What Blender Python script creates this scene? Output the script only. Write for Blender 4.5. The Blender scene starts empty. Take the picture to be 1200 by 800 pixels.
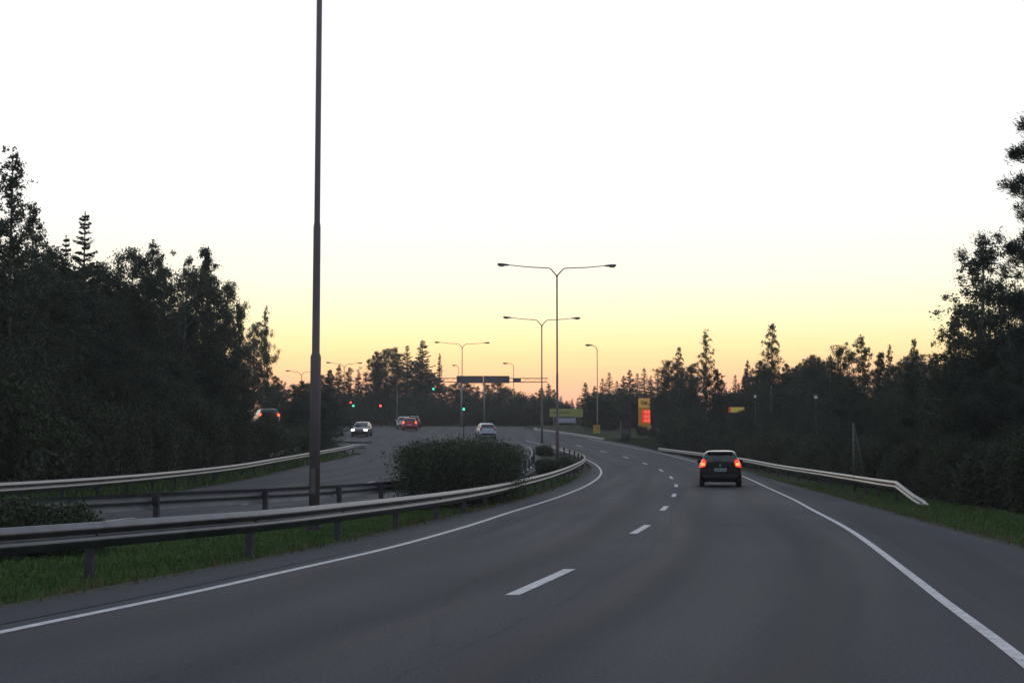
import bpy, bmesh, math, random
import numpy as np
from mathutils import Vector, Matrix
R = math.radians
scene = bpy.context.scene
COL = scene.collection

# ------------------------------------------------------------------ camera
cam_d = bpy.data.cameras.new('camera'); cam = bpy.data.objects.new('camera', cam_d)
COL.objects.link(cam); scene.camera = cam
cam_d.sensor_width = 36.0; cam_d.lens = 52.5
cam_d.clip_start = 0.1; cam_d.clip_end = 6000
cam.location = (0, 0, 1.3)
cam.rotation_euler = (R(90 + 4.476), 0, 0)

# ------------------------------------------------------------------ sky and sun
SUN_EL, SUN_AZ = 1.5, -4.0          # degrees; azimuth measured from straight ahead (+Y), to the right
world = bpy.data.worlds.new('World'); scene.world = world; world.use_nodes = True
wn = world.node_tree.nodes; wl = world.node_tree.links
bg = wn['Background']
sky = wn.new('ShaderNodeTexSky'); sky.sky_type = 'NISHITA'; sky.sun_disc = False
sky.sun_elevation = R(SUN_EL); sky.sun_rotation = R(SUN_AZ)
sky.altitude = 50; sky.air_density = 1.0; sky.dust_density = 2.0; sky.ozone_density = 1.5
SKY_STR = .12
bg.inputs['Strength'].default_value = SKY_STR
def sky_ramp(stops):
    n = wn.new('ShaderNodeValToRGB'); e = n.color_ramp.elements; n.color_ramp.interpolation = 'LINEAR'
    for i, (p, c) in enumerate(stops):
        k = e[i] if i < 2 else e.new(p)
        k.position = p; k.color = (c[0] * .8, c[1] * .8, c[2] * .8, 1)
    return n
# dusk glow by height above the horizon: peach, yellow, then an overexposed white; the sky behind is a cool blue grey
wtc = wn.new('ShaderNodeTexCoord'); sep = wn.new('ShaderNodeSeparateXYZ'); wl.new(wtc.outputs['Generated'], sep.inputs[0])
glow = sky_ramp([(0, (1.0, .46, .37)), (1, (.46, .53, .64)), (.034, (1.2, .58, .41)), (.051, (1.26, .69, .38)), (.064, (1.26, .84, .41)), (.076, (1.25, .98, .48)), (.092, (1.2, 1.07, .67)), (.118, (1.14, 1.09, .89)), (.150, (1.10, 1.09, 1.02)), (.20, (1.1, 1.1, 1.09)), (.29, (1.0, 1.03, 1.07)), (.62, (.60, .67, .79))])
back = sky_ramp([(0, (.22, .23, .30)), (1, (.46, .53, .64)), (.1, (.27, .29, .38)), (.35, (.33, .38, .50))])
fac = wn.new('ShaderNodeMapRange'); fac.interpolation_type = 'SMOOTHSTEP'
fac.inputs['From Min'].default_value = -.5; fac.inputs['From Max'].default_value = .8
wl.new(sep.outputs['Z'], glow.inputs['Fac']); wl.new(sep.outputs['Z'], back.inputs['Fac']); wl.new(sep.outputs['Y'], fac.inputs['Value'])
mixs = wn.new('ShaderNodeMix'); mixs.data_type = 'RGBA'; wl.new(fac.outputs[0], mixs.inputs['Factor'])
wl.new(back.outputs[0], mixs.inputs['A']); wl.new(glow.outputs[0], mixs.inputs['B'])
gain = wn.new('ShaderNodeVectorMath'); gain.operation = 'SCALE'; gain.inputs['Scale'].default_value = 1 / .8 / SKY_STR
wl.new(mixs.outputs['Result'], gain.inputs[0])
fin = wn.new('ShaderNodeMix'); fin.data_type = 'RGBA'; fin.inputs['Factor'].default_value = .06     # a share of the physical sky
wl.new(gain.outputs[0], fin.inputs['A']); wl.new(sky.outputs['Color'], fin.inputs['B'])
wl.new(fin.outputs['Result'], bg.inputs['Color'])
sun_d = bpy.data.lights.new('sun', 'SUN'); sun = bpy.data.objects.new('sun', sun_d); COL.objects.link(sun)
sun_d.energy = 0.25; sun_d.angle = R(6); sun_d.color = (1, .62, .36)
sd = Vector((math.sin(R(SUN_AZ)) * math.cos(R(SUN_EL)), math.cos(R(SUN_AZ)) * math.cos(R(SUN_EL)), math.sin(R(SUN_EL))))
sun.rotation_euler = (-sd).to_track_quat('-Z', 'Y').to_euler()
scene.view_settings.view_transform = 'Standard'; scene.view_settings.look = 'None'
scene.view_settings.exposure = 0.1; scene.view_settings.gamma = 1.0
scene.cycles.max_bounces = 5; scene.cycles.transparent_max_bounces = 6

# ------------------------------------------------------------------ materials
def mat(name, col, rough=.6, metal=0, spec=.5, emit=None, estr=0, coat=0):
    m = bpy.data.materials.new(name); m.use_nodes = True
    b = m.node_tree.nodes['Principled BSDF']
    b.inputs['Base Color'].default_value = (*col, 1); b.inputs['Roughness'].default_value = rough
    b.inputs['Metallic'].default_value = metal; b.inputs['Specular IOR Level'].default_value = spec
    b.inputs['Coat Weight'].default_value = coat; b.inputs['Coat Roughness'].default_value = .05
    if emit:
        b.inputs['Emission Color'].default_value = (*emit, 1); b.inputs['Emission Strength'].default_value = estr
    return m
def noisy(name, stops, scale=3, detail=6, rough=(.5, .8), metal=0, bump=0, bscale=None, coords='Object', spec=.5, distort=0):
    """material whose colour runs over a noise through the given stops"""
    m = mat(name, stops[0][1], .6, metal, spec); nt = m.node_tree; N = nt.nodes; L = nt.links
    b = N['Principled BSDF']; tc = N.new('ShaderNodeTexCoord'); ns = N.new('ShaderNodeTexNoise')
    ns.inputs['Scale'].default_value = scale; ns.inputs['Detail'].default_value = detail
    ns.inputs['Distortion'].default_value = distort
    L.new(tc.outputs[coords], ns.inputs['Vector'])
    cr = N.new('ShaderNodeValToRGB'); el = cr.color_ramp.elements
    el[0].position, el[1].position = stops[0][0], stops[-1][0]
    el[0].color = (*stops[0][1], 1); el[1].color = (*stops[-1][1], 1)
    for p, c in stops[1:-1]:
        e = el.new(p); e.color = (*c, 1)
    L.new(ns.outputs['Fac'], cr.inputs['Fac']); L.new(cr.outputs['Color'], b.inputs['Base Color'])
    mr = N.new('ShaderNodeMapRange'); mr.inputs['To Min'].default_value, mr.inputs['To Max'].default_value = rough
    L.new(ns.outputs['Fac'], mr.inputs['Value']); L.new(mr.outputs['Result'], b.inputs['Roughness'])
    if bump:
        n2 = N.new('ShaderNodeTexNoise'); n2.inputs['Scale'].default_value = bscale or scale * 8; n2.inputs['Detail'].default_value = 4
        L.new(tc.outputs[coords], n2.inputs['Vector'])
        bp = N.new('ShaderNodeBump'); bp.inputs['Strength'].default_value = bump; bp.inputs['Distance'].default_value = .02
        L.new(n2.outputs['Fac'], bp.inputs['Height']); L.new(bp.outputs['Normal'], b.inputs['Normal'])
    return m
def asphalt(name, base, tint):
    """worn asphalt: long streaks, paler wheel tracks (UV: u across in metres from the median edge, v along), grit, seams and cracks"""
    m = mat(name, base, .75, 0, .16); nt = m.node_tree; N = nt.nodes; L = nt.links
    b = N['Principled BSDF']; tc = N.new('ShaderNodeTexCoord')
    def noise(scale, detail, vec): 
        n = N.new('ShaderNodeTexNoise'); n.inputs['Scale'].default_value = scale; n.inputs['Detail'].default_value = detail
        L.new(vec, n.inputs['Vector']); return n.outputs['Fac']
    def math_(op, a, c=None, clamp=False):
        n = N.new('ShaderNodeMath'); n.operation = op; n.use_clamp = clamp
        for i, q in enumerate((a, c)):
            if q is None: continue
            if isinstance(q, (int, float)): n.inputs[i].default_value = q
            else: L.new(q, n.inputs[i])
        return n.outputs[0]
    def rng(a, k0, k1, f0=.3, f1=.7):
        r = N.new('ShaderNodeMapRange'); r.inputs['From Min'].default_value = f0; r.inputs['From Max'].default_value = f1
        r.inputs['To Min'].default_value = k0; r.inputs['To Max'].default_value = k1; L.new(a, r.inputs['Value']); return r.outputs[0]
    obj = tc.outputs['Object']; uv = tc.outputs['UV']
    mp = N.new('ShaderNodeMapping'); mp.inputs['Scale'].default_value = (1.5, .05, 1); L.new(uv, mp.inputs['Vector'])
    streak = noise(1.0, 5, mp.outputs[0]); grit = noise(38, 3, obj); fine = noise(150, 2, obj); pat = noise(.13, 7, obj)
    su = N.new('ShaderNodeSeparateXYZ'); L.new(uv, su.inputs[0]); u = su.outputs['X']
    track = math_('COSINE', math_('MULTIPLY', math_('ADD', u, -.75), 2 * math.pi / 1.82))           # two tracks to a lane
    track = math_('ADD', math_('MULTIPLY', track, rng(pat, .08, .24)), 1.0)
    seam = math_('ABSOLUTE', math_('ADD', math_('ADD', u, rng(noise(.5, 3, obj), -.06, .06)), -4.75))
    seam = rng(seam, .8, 1.0, .006, .03)
    vo = N.new('ShaderNodeTexVoronoi'); vo.feature = 'DISTANCE_TO_EDGE'; vo.inputs['Scale'].default_value = .16
    wob = N.new('ShaderNodeVectorMath'); wob.operation = 'ADD'; nz = N.new('ShaderNodeTexNoise'); nz.inputs['Scale'].default_value = 1.1; nz.inputs['Detail'].default_value = 5
    L.new(obj, nz.inputs['Vector']); L.new(obj, wob.inputs[0]); L.new(nz.outputs['Color'], wob.inputs[1]); L.new(wob.outputs[0], vo.inputs['Vector'])
    crack = rng(vo.outputs['Distance'], .78, 1.0, .001, .004)
    crack = math_('MAXIMUM', crack, rng(pat, 0, 1, .5, .6))                                          # only here and there
    f = math_('MULTIPLY', rng(streak, .80, 1.2), rng(grit, .62, 1.38)); f = math_('MULTIPLY', f, rng(fine, .7, 1.3))
    f = math_('MULTIPLY', f, rng(pat, .84, 1.16)); f = math_('MULTIPLY', f, track); f = math_('MULTIPLY', f, seam); f = math_('MULTIPLY', f, crack)
    mx = N.new('ShaderNodeMix'); mx.data_type = 'RGBA'; mx.blend_type = 'MULTIPLY'; mx.inputs['Factor'].default_value = 1
    mx.inputs['A'].default_value = (*base, 1)
    L.new(f, mx.inputs['B']); L.new(mx.outputs['Result'], b.inputs['Base Color'])
    L.new(rng(streak, .68, .88), b.inputs['Roughness'])
    bp = N.new('ShaderNodeBump'); bp.inputs['Strength'].default_value = .5; bp.inputs['Distance'].default_value = .01
    L.new(grit, bp.inputs['Height']); L.new(bp.outputs['Normal'], b.inputs['Normal'])
    return m
def worn_paint():
    m = noisy('road_paint', [(.3, (.32, .32, .33)), (.62, (.56, .56, .57))], scale=6, rough=(.5, .7), bump=.2)
    nt = m.node_tree; N = nt.nodes; L = nt.links; b = N['Principled BSDF']; tc = N.new('ShaderNodeTexCoord')
    src = b.inputs['Base Color'].links[0].from_socket
    n1 = N.new('ShaderNodeTexNoise'); n1.inputs['Scale'].default_value = 16; n1.inputs['Detail'].default_value = 8; n1.inputs['Roughness'].default_value = .75
    L.new(tc.outputs['Object'], n1.inputs['Vector'])
    r = N.new('ShaderNodeMapRange'); r.inputs['From Min'].default_value = .56; r.inputs['From Max'].default_value = .66; L.new(n1.outputs['Fac'], r.inputs['Value'])
    mx = N.new('ShaderNodeMix'); mx.data_type = 'RGBA'; L.new(r.outputs[0], mx.inputs['Factor']); L.new(src, mx.inputs['A'])
    mx.inputs['B'].default_value = (.075, .076, .085, 1); L.new(mx.outputs['Result'], b.inputs['Base Color']); return m
def leaf(name, c0, c1, scale=.7, trans=.25):
    m = noisy(name, [(.3, c0), (.7, c1)], scale=scale, detail=3, rough=(.55, .8), spec=.3)
    nt = m.node_tree; N = nt.nodes; L = nt.links; b = N['Principled BSDF']
    tr = N.new('ShaderNodeBsdfTranslucent'); mix = N.new('ShaderNodeMixShader'); mix.inputs['Fac'].default_value = trans
    col = b.inputs['Base Color'].links[0].from_socket
    L.new(col, tr.inputs['Color']); L.new(b.outputs[0], mix.inputs[1]); L.new(tr.outputs[0], mix.inputs[2])
    L.new(mix.outputs[0], N['Material Output'].inputs['Surface'])
    return m
M = {
 'road': asphalt('road_asphalt', (.0385, .0405, .0485), 0),
 'shoulder': asphalt('shoulder_asphalt', (.029, .032, .043), 0),
 'paint': worn_paint(),
 'ground': noisy('ground_soil', [(.3, (.022, .029, .014)), (.55, (.033, .042, .018)), (.75, (.046, .044, .026))], scale=.8, rough=(.9, 1), bump=.6, spec=.08),
 'gravel': noisy('verge_gravel', [(.35, (.045, .042, .038)), (.7, (.095, .09, .08))], scale=14, rough=(.9, 1), bump=.6, spec=.08),
 'grass': noisy('grass_blades', [(.3, (.062, .118, .03)), (.7, (.098, .165, .045))], scale=.6, rough=(.7, .9), spec=.2),
 'straw': noisy('dry_grass', [(.3, (.09, .085, .04)), (.7, (.16, .14, .08))], scale=.9, rough=(.8, .95), spec=.15),
 'steel': noisy('galvanised_steel', [(.3, (.085, .09, .102)), (.7, (.15, .155, .17))], scale=2.5, rough=(.3, .5), metal=.8),
 'steel_skylit': noisy('skylit_galvanised_steel', [(.3, (.16, .16, .17)), (.7, (.25, .25, .26))], scale=2.5, rough=(.28, .46), metal=.85),  # paler steel copy; brighter light on the right rail is put into the colour
 'dull': noisy('weathered_steel', [(.3, (.10, .105, .115)), (.7, (.17, .175, .185))], scale=2.5, rough=(.5, .7), metal=.35),
 'post': noisy('post_steel', [(.3, (.05, .05, .055)), (.7, (.085, .085, .09))], scale=6, rough=(.5, .75), metal=.4),
 'pole': noisy('pole_paint', [(.3, (.125, .105, .105)), (.7, (.18, .15, .148))], scale=1.4, rough=(.5, .7), metal=.2),
 'pole_grey': noisy('pole_zinc', [(.3, (.2, .2, .2)), (.7, (.3, .3, .3))], scale=1.4, rough=(.45, .65), metal=.4),
 'lum': noisy('luminaire_grey', [(.3, (.14, .12, .12)), (.7, (.2, .18, .17))], scale=3, rough=(.4, .6)),
 'lens': mat('lamp_glass', (.35, .34, .3), .25),
 'bark': noisy('bark', [(.35, (.03, .025, .02)), (.65, (.07, .06, .05))], scale=5, rough=(.8, .95), bump=.5),
 'birchbark': noisy('birch_bark', [(.4, (.05, .05, .05)), (.5, (.25, .24, .22)), (.7, (.32, .31, .29))], scale=4, rough=(.7, .9)),
 'birch': leaf('birch_leaves', (.040, .056, .034), (.062, .080, .048)),
 'aspen': leaf('aspen_leaves', (.032, .048, .030), (.052, .068, .042)),
 'spruce': leaf('spruce_needles', (.028, .040, .030), (.042, .056, .040), trans=.1),
 'pine': leaf('pine_needles', (.028, .042, .034), (.046, .062, .046), trans=.1),
 'shrub': leaf('shrub_leaves', (.036, .050, .026), (.056, .072, .036), scale=1.5),
 'black': mat('black_plastic', (.012, .012, .013), .5),
 'rubber': mat('tyre_rubber', (.015, .015, .015), .85),
 'rim': mat('wheel_alloy', (.3, .3, .31), .35, .8),
 'glass': mat('car_glass', (.012, .014, .017), .06, 0, .6, coat=.3),
 'plate': noisy('plate_white', [(.4, (.5, .5, .5)), (.6, (.6, .6, .6))], scale=20),
 'ink': mat('dark_ink', (.02, .02, .022), .6),
 'chrome': mat('chrome', (.7, .7, .72), .15, 1),
 'tail': mat('tail_lamp_lit', (.5, .03, .01), .3, emit=(1, .05, .012), estr=1.05),
 'tail_core': mat('tail_bulb_lit', (.6, .2, .05), .3, emit=(1, .22, .07), estr=2.4),
 'tail_off': mat('tail_lamp_unlit', (.25, .012, .012), .2, coat=.5),
 'reflector': mat('red_reflector', (.28, .03, .03), .3),
 'head': mat('headlamp_lit', (.8, .8, .8), .2, emit=(1, .96, .9), estr=9),
 'head_off': mat('headlamp_unlit', (.4, .42, .45), .1, coat=.5),
 'red_lit': mat('signal_red_lit', (.5, .03, .02), .4, emit=(1, .06, .05), estr=4),
 'green_lit': mat('signal_green_lit', (.03, .5, .3), .4, emit=(.05, .9, .5), estr=1.9),
 'lens_off': mat('signal_lens_off', (.02, .02, .02), .3),
 'led': mat('price_digits_lit', (.6, .05, .03), .4, emit=(1, .18, .10), estr=1.2),
 'led_back': mat('price_panel_lit', (.5, .03, .02), .5, emit=(1, .05, .022), estr=.5),
 'amber': mat('sign_yellow_lit', (.5, .27, .035), .5, emit=(1, .45, .06), estr=.06),
 'amber2': mat('sign_panel_lit', (.5, .32, .1), .5, emit=(1, .5, .12), estr=.2),
 'yel': noisy('sign_yellow_green', [(.3, (.34, .36, .08)), (.7, (.42, .43, .11))], scale=3, rough=(.4, .6)),
 'yel_lit': mat('sign_pale_yellow_lit', (.6, .5, .1), .5, emit=(1, .8, .18), estr=.12),
 'white': noisy('white_paint', [(.3, (.55, .55, .56)), (.7, (.68, .68, .68))], scale=5, rough=(.4, .6)),
 'sign_grey': noisy('sign_back_grey', [(.3, (.10, .10, .11)), (.7, (.14, .14, .15))], scale=3, rough=(.5, .7), metal=.2),
 'yellow': noisy('yellow_paint', [(.3, (.55, .33, .04)), (.7, (.65, .4, .06))], scale=5, rough=(.4, .6)),
 'cabinet': noisy('cabinet_dark', [(.3, (.028, .028, .03)), (.7, (.042, .042, .045))], scale=3, rough=(.5, .7)),
 'cab_panel': noisy('cabinet_panel', [(.3, (.07, .07, .07)), (.7, (.1, .1, .1))], scale=3, rough=(.5, .7)),
 'concrete': noisy('kerb_concrete', [(.3, (.28, .27, .25)), (.7, (.4, .39, .37))], scale=7, rough=(.7, .9), bump=.3),
 'yard': mat('yard_lamp_lit', (.8, .8, .75), .4, emit=(1, .9, .75), estr=.14),
}

# ------------------------------------------------------------------ helpers
def tag(o, label=None, cat=None, group=None, kind=None):
    for k, v in (('label', label), ('category', cat), ('group', group), ('kind', kind)):
        if v: o[k] = v
    return o
def empty(name, loc=(0, 0, 0), rz=0, label=None, cat=None, group=None, scale=1):
    o = bpy.data.objects.new(name, None); COL.objects.link(o); o.empty_display_size = .3
    o.location = loc; o.rotation_euler = (0, 0, rz); o.scale = (scale,) * 3
    return tag(o, label, cat, group)
def link(name, me, parent=None):
    o = bpy.data.objects.new(name, me); COL.objects.link(o)
    if parent: o.parent = parent
    return o
def mesh_from(name, v, f, m, smooth=False):
    me = bpy.data.meshes.new(name); me.from_pydata([tuple(p) for p in v], [], f); me.update()
    if m: me.materials.append(m)
    if smooth: me.shade_smooth()
    return me
def quads_mesh(name, P, m):
    """P: (n,4,3) array -> one mesh of n quads"""
    n = len(P); me = bpy.data.meshes.new(name)
    me.vertices.add(n * 4); me.vertices.foreach_set('co', np.asarray(P, np.float32).ravel())
    me.loops.add(n * 4); me.loops.foreach_set('vertex_index', np.arange(n * 4, dtype=np.int32))
    me.polygons.add(n); me.polygons.foreach_set('loop_start', np.arange(0, n * 4, 4, dtype=np.int32))
    me.update(calc_edges=True); me.validate(); me.materials.append(m); return me
class MB:
    """collects boxes, tubes and prisms and links them as ONE mesh"""
    def __init__(s): s.v = []; s.f = []
    def add(s, v, f):
        n = len(s.v); s.v += [tuple(p) for p in v]; s.f += [tuple(i + n for i in q) for q in f]; return s
    def box(s, c, size, bev=0, rz=0, taper=1):
        bm = bmesh.new(); bmesh.ops.create_cube(bm, size=1)
        for p in bm.verts:
            k = taper if p.co.z > 0 else 1
            p.co = Vector((p.co.x * size[0] * k, p.co.y * size[1] * k, p.co.z * size[2]))
        if bev: bmesh.ops.bevel(bm, geom=bm.edges[:], offset=bev, segments=2, affect='EDGES', profile=.6)
        rm = Matrix.Rotation(rz, 3, 'Z'); bm.verts.index_update()
        s.add([rm @ p.co + Vector(c) for p in bm.verts], [[q.index for q in fc.verts] for fc in bm.faces]); bm.free(); return s
    def tube(s, pts, rad, n=8, cap=True):
        pts = [Vector(p) for p in pts]
        if not hasattr(rad, '__len__'): rad = [rad] * len(pts)
        vs = []; fs = []; prev = None
        for i, p in enumerate(pts):
            t = (pts[min(i + 1, len(pts) - 1)] - pts[max(i - 1, 0)]).normalized()
            a = prev if prev is not None else (Vector((1, 0, 0)) if abs(t.x) < .9 else Vector((0, 1, 0)))
            a = (a - t * a.dot(t)).normalized(); prev = a; b = t.cross(a)
            for k in range(n):
                an = 2 * math.pi * k / n
                vs.append(p + (a * math.cos(an) + b * math.sin(an)) * rad[i])
        for i in range(len(pts) - 1):
            for k in range(n):
                k2 = (k + 1) % n; fs.append((i * n + k, i * n + k2, (i + 1) * n + k2, (i + 1) * n + k))
        if cap: fs += [tuple(range(n))[::-1], tuple((len(pts) - 1) * n + k for k in range(n))]
        return s.add(vs, fs)
    def disc(s, c, r, axis='y', depth=.02, n=16, r2=None):
        r2 = r if r2 is None else r2
        ax = {'x': Vector((1, 0, 0)), 'y': Vector((0, 1, 0)), 'z': Vector((0, 0, 1))}[axis]
        c = Vector(c); return s.tube([c - ax * depth / 2, c + ax * depth / 2], [r, r2], n)
    def build(s, name, m, parent=None, smooth=False):
        return link(name, mesh_from(name, s.v, s.f, m, smooth), parent)
def autosmooth(o, ang=40):
    o.data.shade_smooth()
    bm = bmesh.new(); bm.from_mesh(o.data)
    for e in bm.edges:
        if len(e.link_faces) == 2 and e.calc_face_angle() > R(ang): e.smooth = False
    bm.to_mesh(o.data); bm.free(); return o
def text_mesh(body, size, name, m, parent, loc, depth=.01, bold=0):
    cu = bpy.data.curves.new(name, 'FONT'); cu.body = body; cu.size = size; cu.extrude = depth; cu.offset = bold
    cu.align_x = 'CENTER'; cu.align_y = 'CENTER'
    tmp = bpy.data.objects.new(name, cu); COL.objects.link(tmp)
    dg = bpy.context.evaluated_depsgraph_get(); me = bpy.data.meshes.new_from_object(tmp.evaluated_get(dg))
    bpy.data.objects.remove(tmp); bpy.data.curves.remove(cu)
    me.materials.clear(); me.materials.append(m)
    me.transform(Matrix.Rotation(R(90), 4, 'X'))
    o = link(name, me, parent); o.location = loc; return o

# ------------------------------------------------------------------ the lie of the land
def rise_raw(y):
    if y < 38: return 0.0
    if y < 150: return .00026 * (y - 38) ** 2
    b = .00026 * 112 ** 2; s = 2 * .00026 * 112; t = min(y - 150, 110)
    return b + s * t - s * t * t / 220
def rz(y):                                   # straight between whole metres, so all sheets stay parallel
    a = math.floor(y); return rise_raw(a) + (rise_raw(a + 1) - rise_raw(a)) * (y - a)
def curve(pts):
    """smooth x(y) through (x, y) points: monotone-ish Hermite with end extrapolation"""
    P = sorted((p[1], p[0]) for p in pts); Y = np.array([p[0] for p in P]); X = np.array([p[1] for p in P])
    d = np.gradient(X, Y)
    def f(y):
        if y <= Y[0]: return X[0] + d[0] * (y - Y[0])
        if y >= Y[-1]: return X[-1] + d[-1] * (y - Y[-1])
        i = int(np.searchsorted(Y, y) - 1); h = Y[i + 1] - Y[i]; t = (y - Y[i]) / h
        return float((1 + 2 * t) * (1 - t) ** 2 * X[i] + t * (1 - t) ** 2 * h * d[i] + t * t * (3 - 2 * t) * X[i + 1] + t * t * (t - 1) * h * d[i + 1])
    return f
line_l = curve([(-5.9, 0), (-3.85, 11.3), (-3.25, 14), (-2.5, 18), (-1.95, 21), (-.98, 28), (.02, 37), (1.72, 51), (3.55, 67), (4.5, 77), (5.0, 84), (5.33, 92), (5.42, 98), (5.3, 106), (4.9, 116), (4.05, 126), (2.9, 136), (1.5, 145)])
line_d = curve([(-2.9, 0), (0, 14.4), (.67, 17.7), (2.1, 26.1), (2.65, 29.4), (3.75, 37.6), (4.35, 42), (5.78, 53.3), (7.1, 65), (8.1, 77), (8.66, 88), (8.78, 96), (8.6, 106), (8.0, 117), (6.9, 128), (5.0, 142)])
line_r = curve([(1.35, 0), (3.3, 9.8), (4.0, 14.1), (4.4, 16.5), (6.2, 27.7), (7.45, 36.8), (8.75, 46.5), (10.3, 60.5), (11.9, 78), (12.55, 92), (12.45, 105), (11.9, 118), (10.7, 130), (8.3, 146), (4.6, 165)])
edge_l = curve([(-6.9, 0), (-4.9, 11.3), (-4.4, 13.2), (-3.5, 17.7), (-2.9, 20.8), (-1.9, 28), (-.8, 37), (.9, 51), (2.8, 67), (3.85, 77), (4.5, 86), (4.95, 95), (4.95, 104), (4.6, 114), (3.7, 126), (2.4, 137), (1.0, 146)])
edge_r = curve([(3.7, 0), (5.4, 10), (6.3, 16), (7.3, 21.3), (8.1, 28.4), (9.1, 36.5), (10.1, 45), (11.2, 56), (12.3, 71), (13.0, 88), (13.0, 105), (12.3, 121), (11.0, 137), (8.6, 150), (4.0, 172)])
med_far = curve([(-10.9, 12), (-9.2, 18), (-7.9, 22), (-6.1, 28.3), (-5.1, 31.4), (-3.9, 36), (-3.0, 42), (-1.8, 52), (-.45, 65), (.9, 80), (1.85, 95), (2.1, 105), (1.8, 117), (1.0, 123), (-.2, 130), (-1.6, 138)])
rail_med = curve([(-7.6, 12), (-5.65, 16.4), (-4.5, 19.6), (-3.72, 22), (-2.85, 26.2), (-1.9, 31.8), (-.75, 41), (.25, 51), (1.75, 65), (3.2, 79), (4.25, 90), (4.72, 98), (4.75, 105), (4.5, 112), (4.0, 119), (3.2, 126)])
rail_far = curve([(-11.3, 12), (-9.6, 18), (-8.3, 22), (-6.5, 28.3), (-5.5, 31.4), (-4.3, 36), (-3.45, 42), (-2.3, 52), (-1, 65), (.35, 80), (1.25, 95), (1.45, 105), (1.15, 117), (.3, 123), (-.8, 129)])
rail_out = curve([(-12.4, 20), (-12.6, 30), (-12.8, 38), (-12.9, 45), (-13.2, 58), (-13.35, 71), (-13.7, 90), (-13.4, 102), (-12.9, 112), (-12.6, 119)])
rail_rt = curve([(13.7, 50), (13.85, 54), (15.15, 67), (16.0, 78), (16.6, 92), (16.7, 110), (16.0, 121), (14.9, 130), (13.7, 137)])
rail_rt_top = curve([(.46, 50), (.49, 54), (.57, 67), (.68, 78), (.89, 92), (1.36, 110), (1.67, 121), (1.97, 130), (2.24, 137)])
out_edge = lambda y: rail_out(y) + .75 if y < 119 else rail_out(119) + .75 - (y - 119) * .5
def sm(t): t = max(0., min(1., t)); return t * t * (3 - 2 * t)
rnd = random.Random(5)
def ground_z(x, y):
    z = rz(max(y, -40)); dz = 0.0
    if -15 < y < 150:
        el, er, mf, oe = edge_l(y), edge_r(y), med_far(y), out_edge(y)
        if x > er - .4:
            rg = rail_rt_top(max(y, 50)) - .77 - z if y > 50 else -.31
            dz = -.08 + (rg + .08) * sm((x - er) / 2.7) - .5 * sm((x - er - 3.6) / 5)
        elif x > el - .1: dz = -.1
        elif x > mf + .0:
            dz = -.1 - .06 * sm((el - x) / 1.2)
        elif x > oe - .3: dz = -.1
        else: dz = -.1 + .12 * sm((oe - x) / 1.5) + 1.0 * sm((oe - x - 2) / 14) + 1.9 * sm((y - 102) / 16) * sm((oe - x - 2.5) / 4.5)
    elif y >= 150:
        dz = -.1
        er = edge_r(y) if y < 185 else 1.5
        if x > er: dz = -.1 + .15 * sm((x - er) / 3)
        if y > 206: dz = -.1 + .25 * sm((y - 206) / 5)
    return z + dz

def ground_sheet():
    xs = np.concatenate([[-500, -250, -140, -90, -65], np.arange(-50, 50.1, .7), [65, 90, 140, 250, 500]])
    ys = np.concatenate([[-200, -80, -40], np.arange(-15, 240), [245, 252, 260, 275, 300, 350, 450, 600, 900]])
    v = [(x, y, ground_z(x, y)) for y in ys for x in xs]; n = len(xs)
    f = [(j * n + i, j * n + i + 1, (j + 1) * n + i + 1, (j + 1) * n + i) for j in range(len(ys) - 1) for i in range(n - 1)]
    o = link('ground', mesh_from('ground', v, f, M['ground'], True)); tag(o, 'dark grassy ground around the roads', 'ground', kind='structure')
ground_sheet()
def strip(name, fl, fr, y0, y1, dz, m, label, cat, skirt=0, thick=0, rows=None):
    ys = sorted(set([y0, y1] + [float(k) for k in range(math.ceil(y0), math.floor(y1) + 1)]))
    v = []; f = []
    for y in ys:
        a, b = fl(y), fr(y); z = rz(y) + dz
        v += [(a, y, z), (b, y, z)]
        if skirt: v += [(a, y, z - skirt), (b, y, z - skirt)]
    k = 4 if skirt else 2
    for i in range(len(ys) - 1):
        a = i * k; b = a + k
        f.append((a, a + 1, b + 1, b))
        if skirt: f += [(a + 2, a, b, b + 2), (a + 1, a + 3, b + 3, b + 1)]
    if name is None: return v, f
    me = mesh_from(name, v, f, m); uvl = me.uv_layers.new(name='UVMap')
    for lp in me.loops:
        x, y, z = v[lp.vertex_index]; uvl.data[lp.index].uv = (x - edge_l(y) if y < 146 else x - edge_l(146), y)
    o = link(name, me); return tag(o, label, cat, kind='structure')
strip('junction_asphalt', lambda y: -13.3 if y < 143 else max(-75., -13.3 - (y - 143) * 2.2), lambda y: edge_r(y) - .5 if y < 172 else max(1.5, 3.5 - (y - 172) * .2), 119, 206, -.008, M['road'], 'asphalt of the wide junction', 'road', .2)
strip('main_road', edge_l, lambda y: line_r(y) + .35, -12, 150, 0, M['road'], 'near carriageway curving left', 'road', .2)
strip('road_shoulder', edge_l, lambda y: line_l(y) - .28, -12, 146, .0045, M['shoulder'], 'dark strip of asphalt along the median', 'road')
strip('road_shoulder', lambda y: line_r(y) + .3, edge_r, -12, 150, -.004, M['shoulder'], 'dark asphalt shoulder', 'road', .2)
strip('opposite_road', out_edge, med_far, 8, 140, -.004, M['road'], 'opposite carriageway', 'road', .2)
strip('edge_line', lambda y: line_l(y) - .055, lambda y: line_l(y) + .055, -12, 146, .004, M['paint'], 'white left edge line', 'road marking')
strip('edge_line', lambda y: line_r(y) - .052, lambda y: line_r(y) + .052, -12, 150, .004, M['paint'], 'white right edge line', 'road marking')
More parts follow.
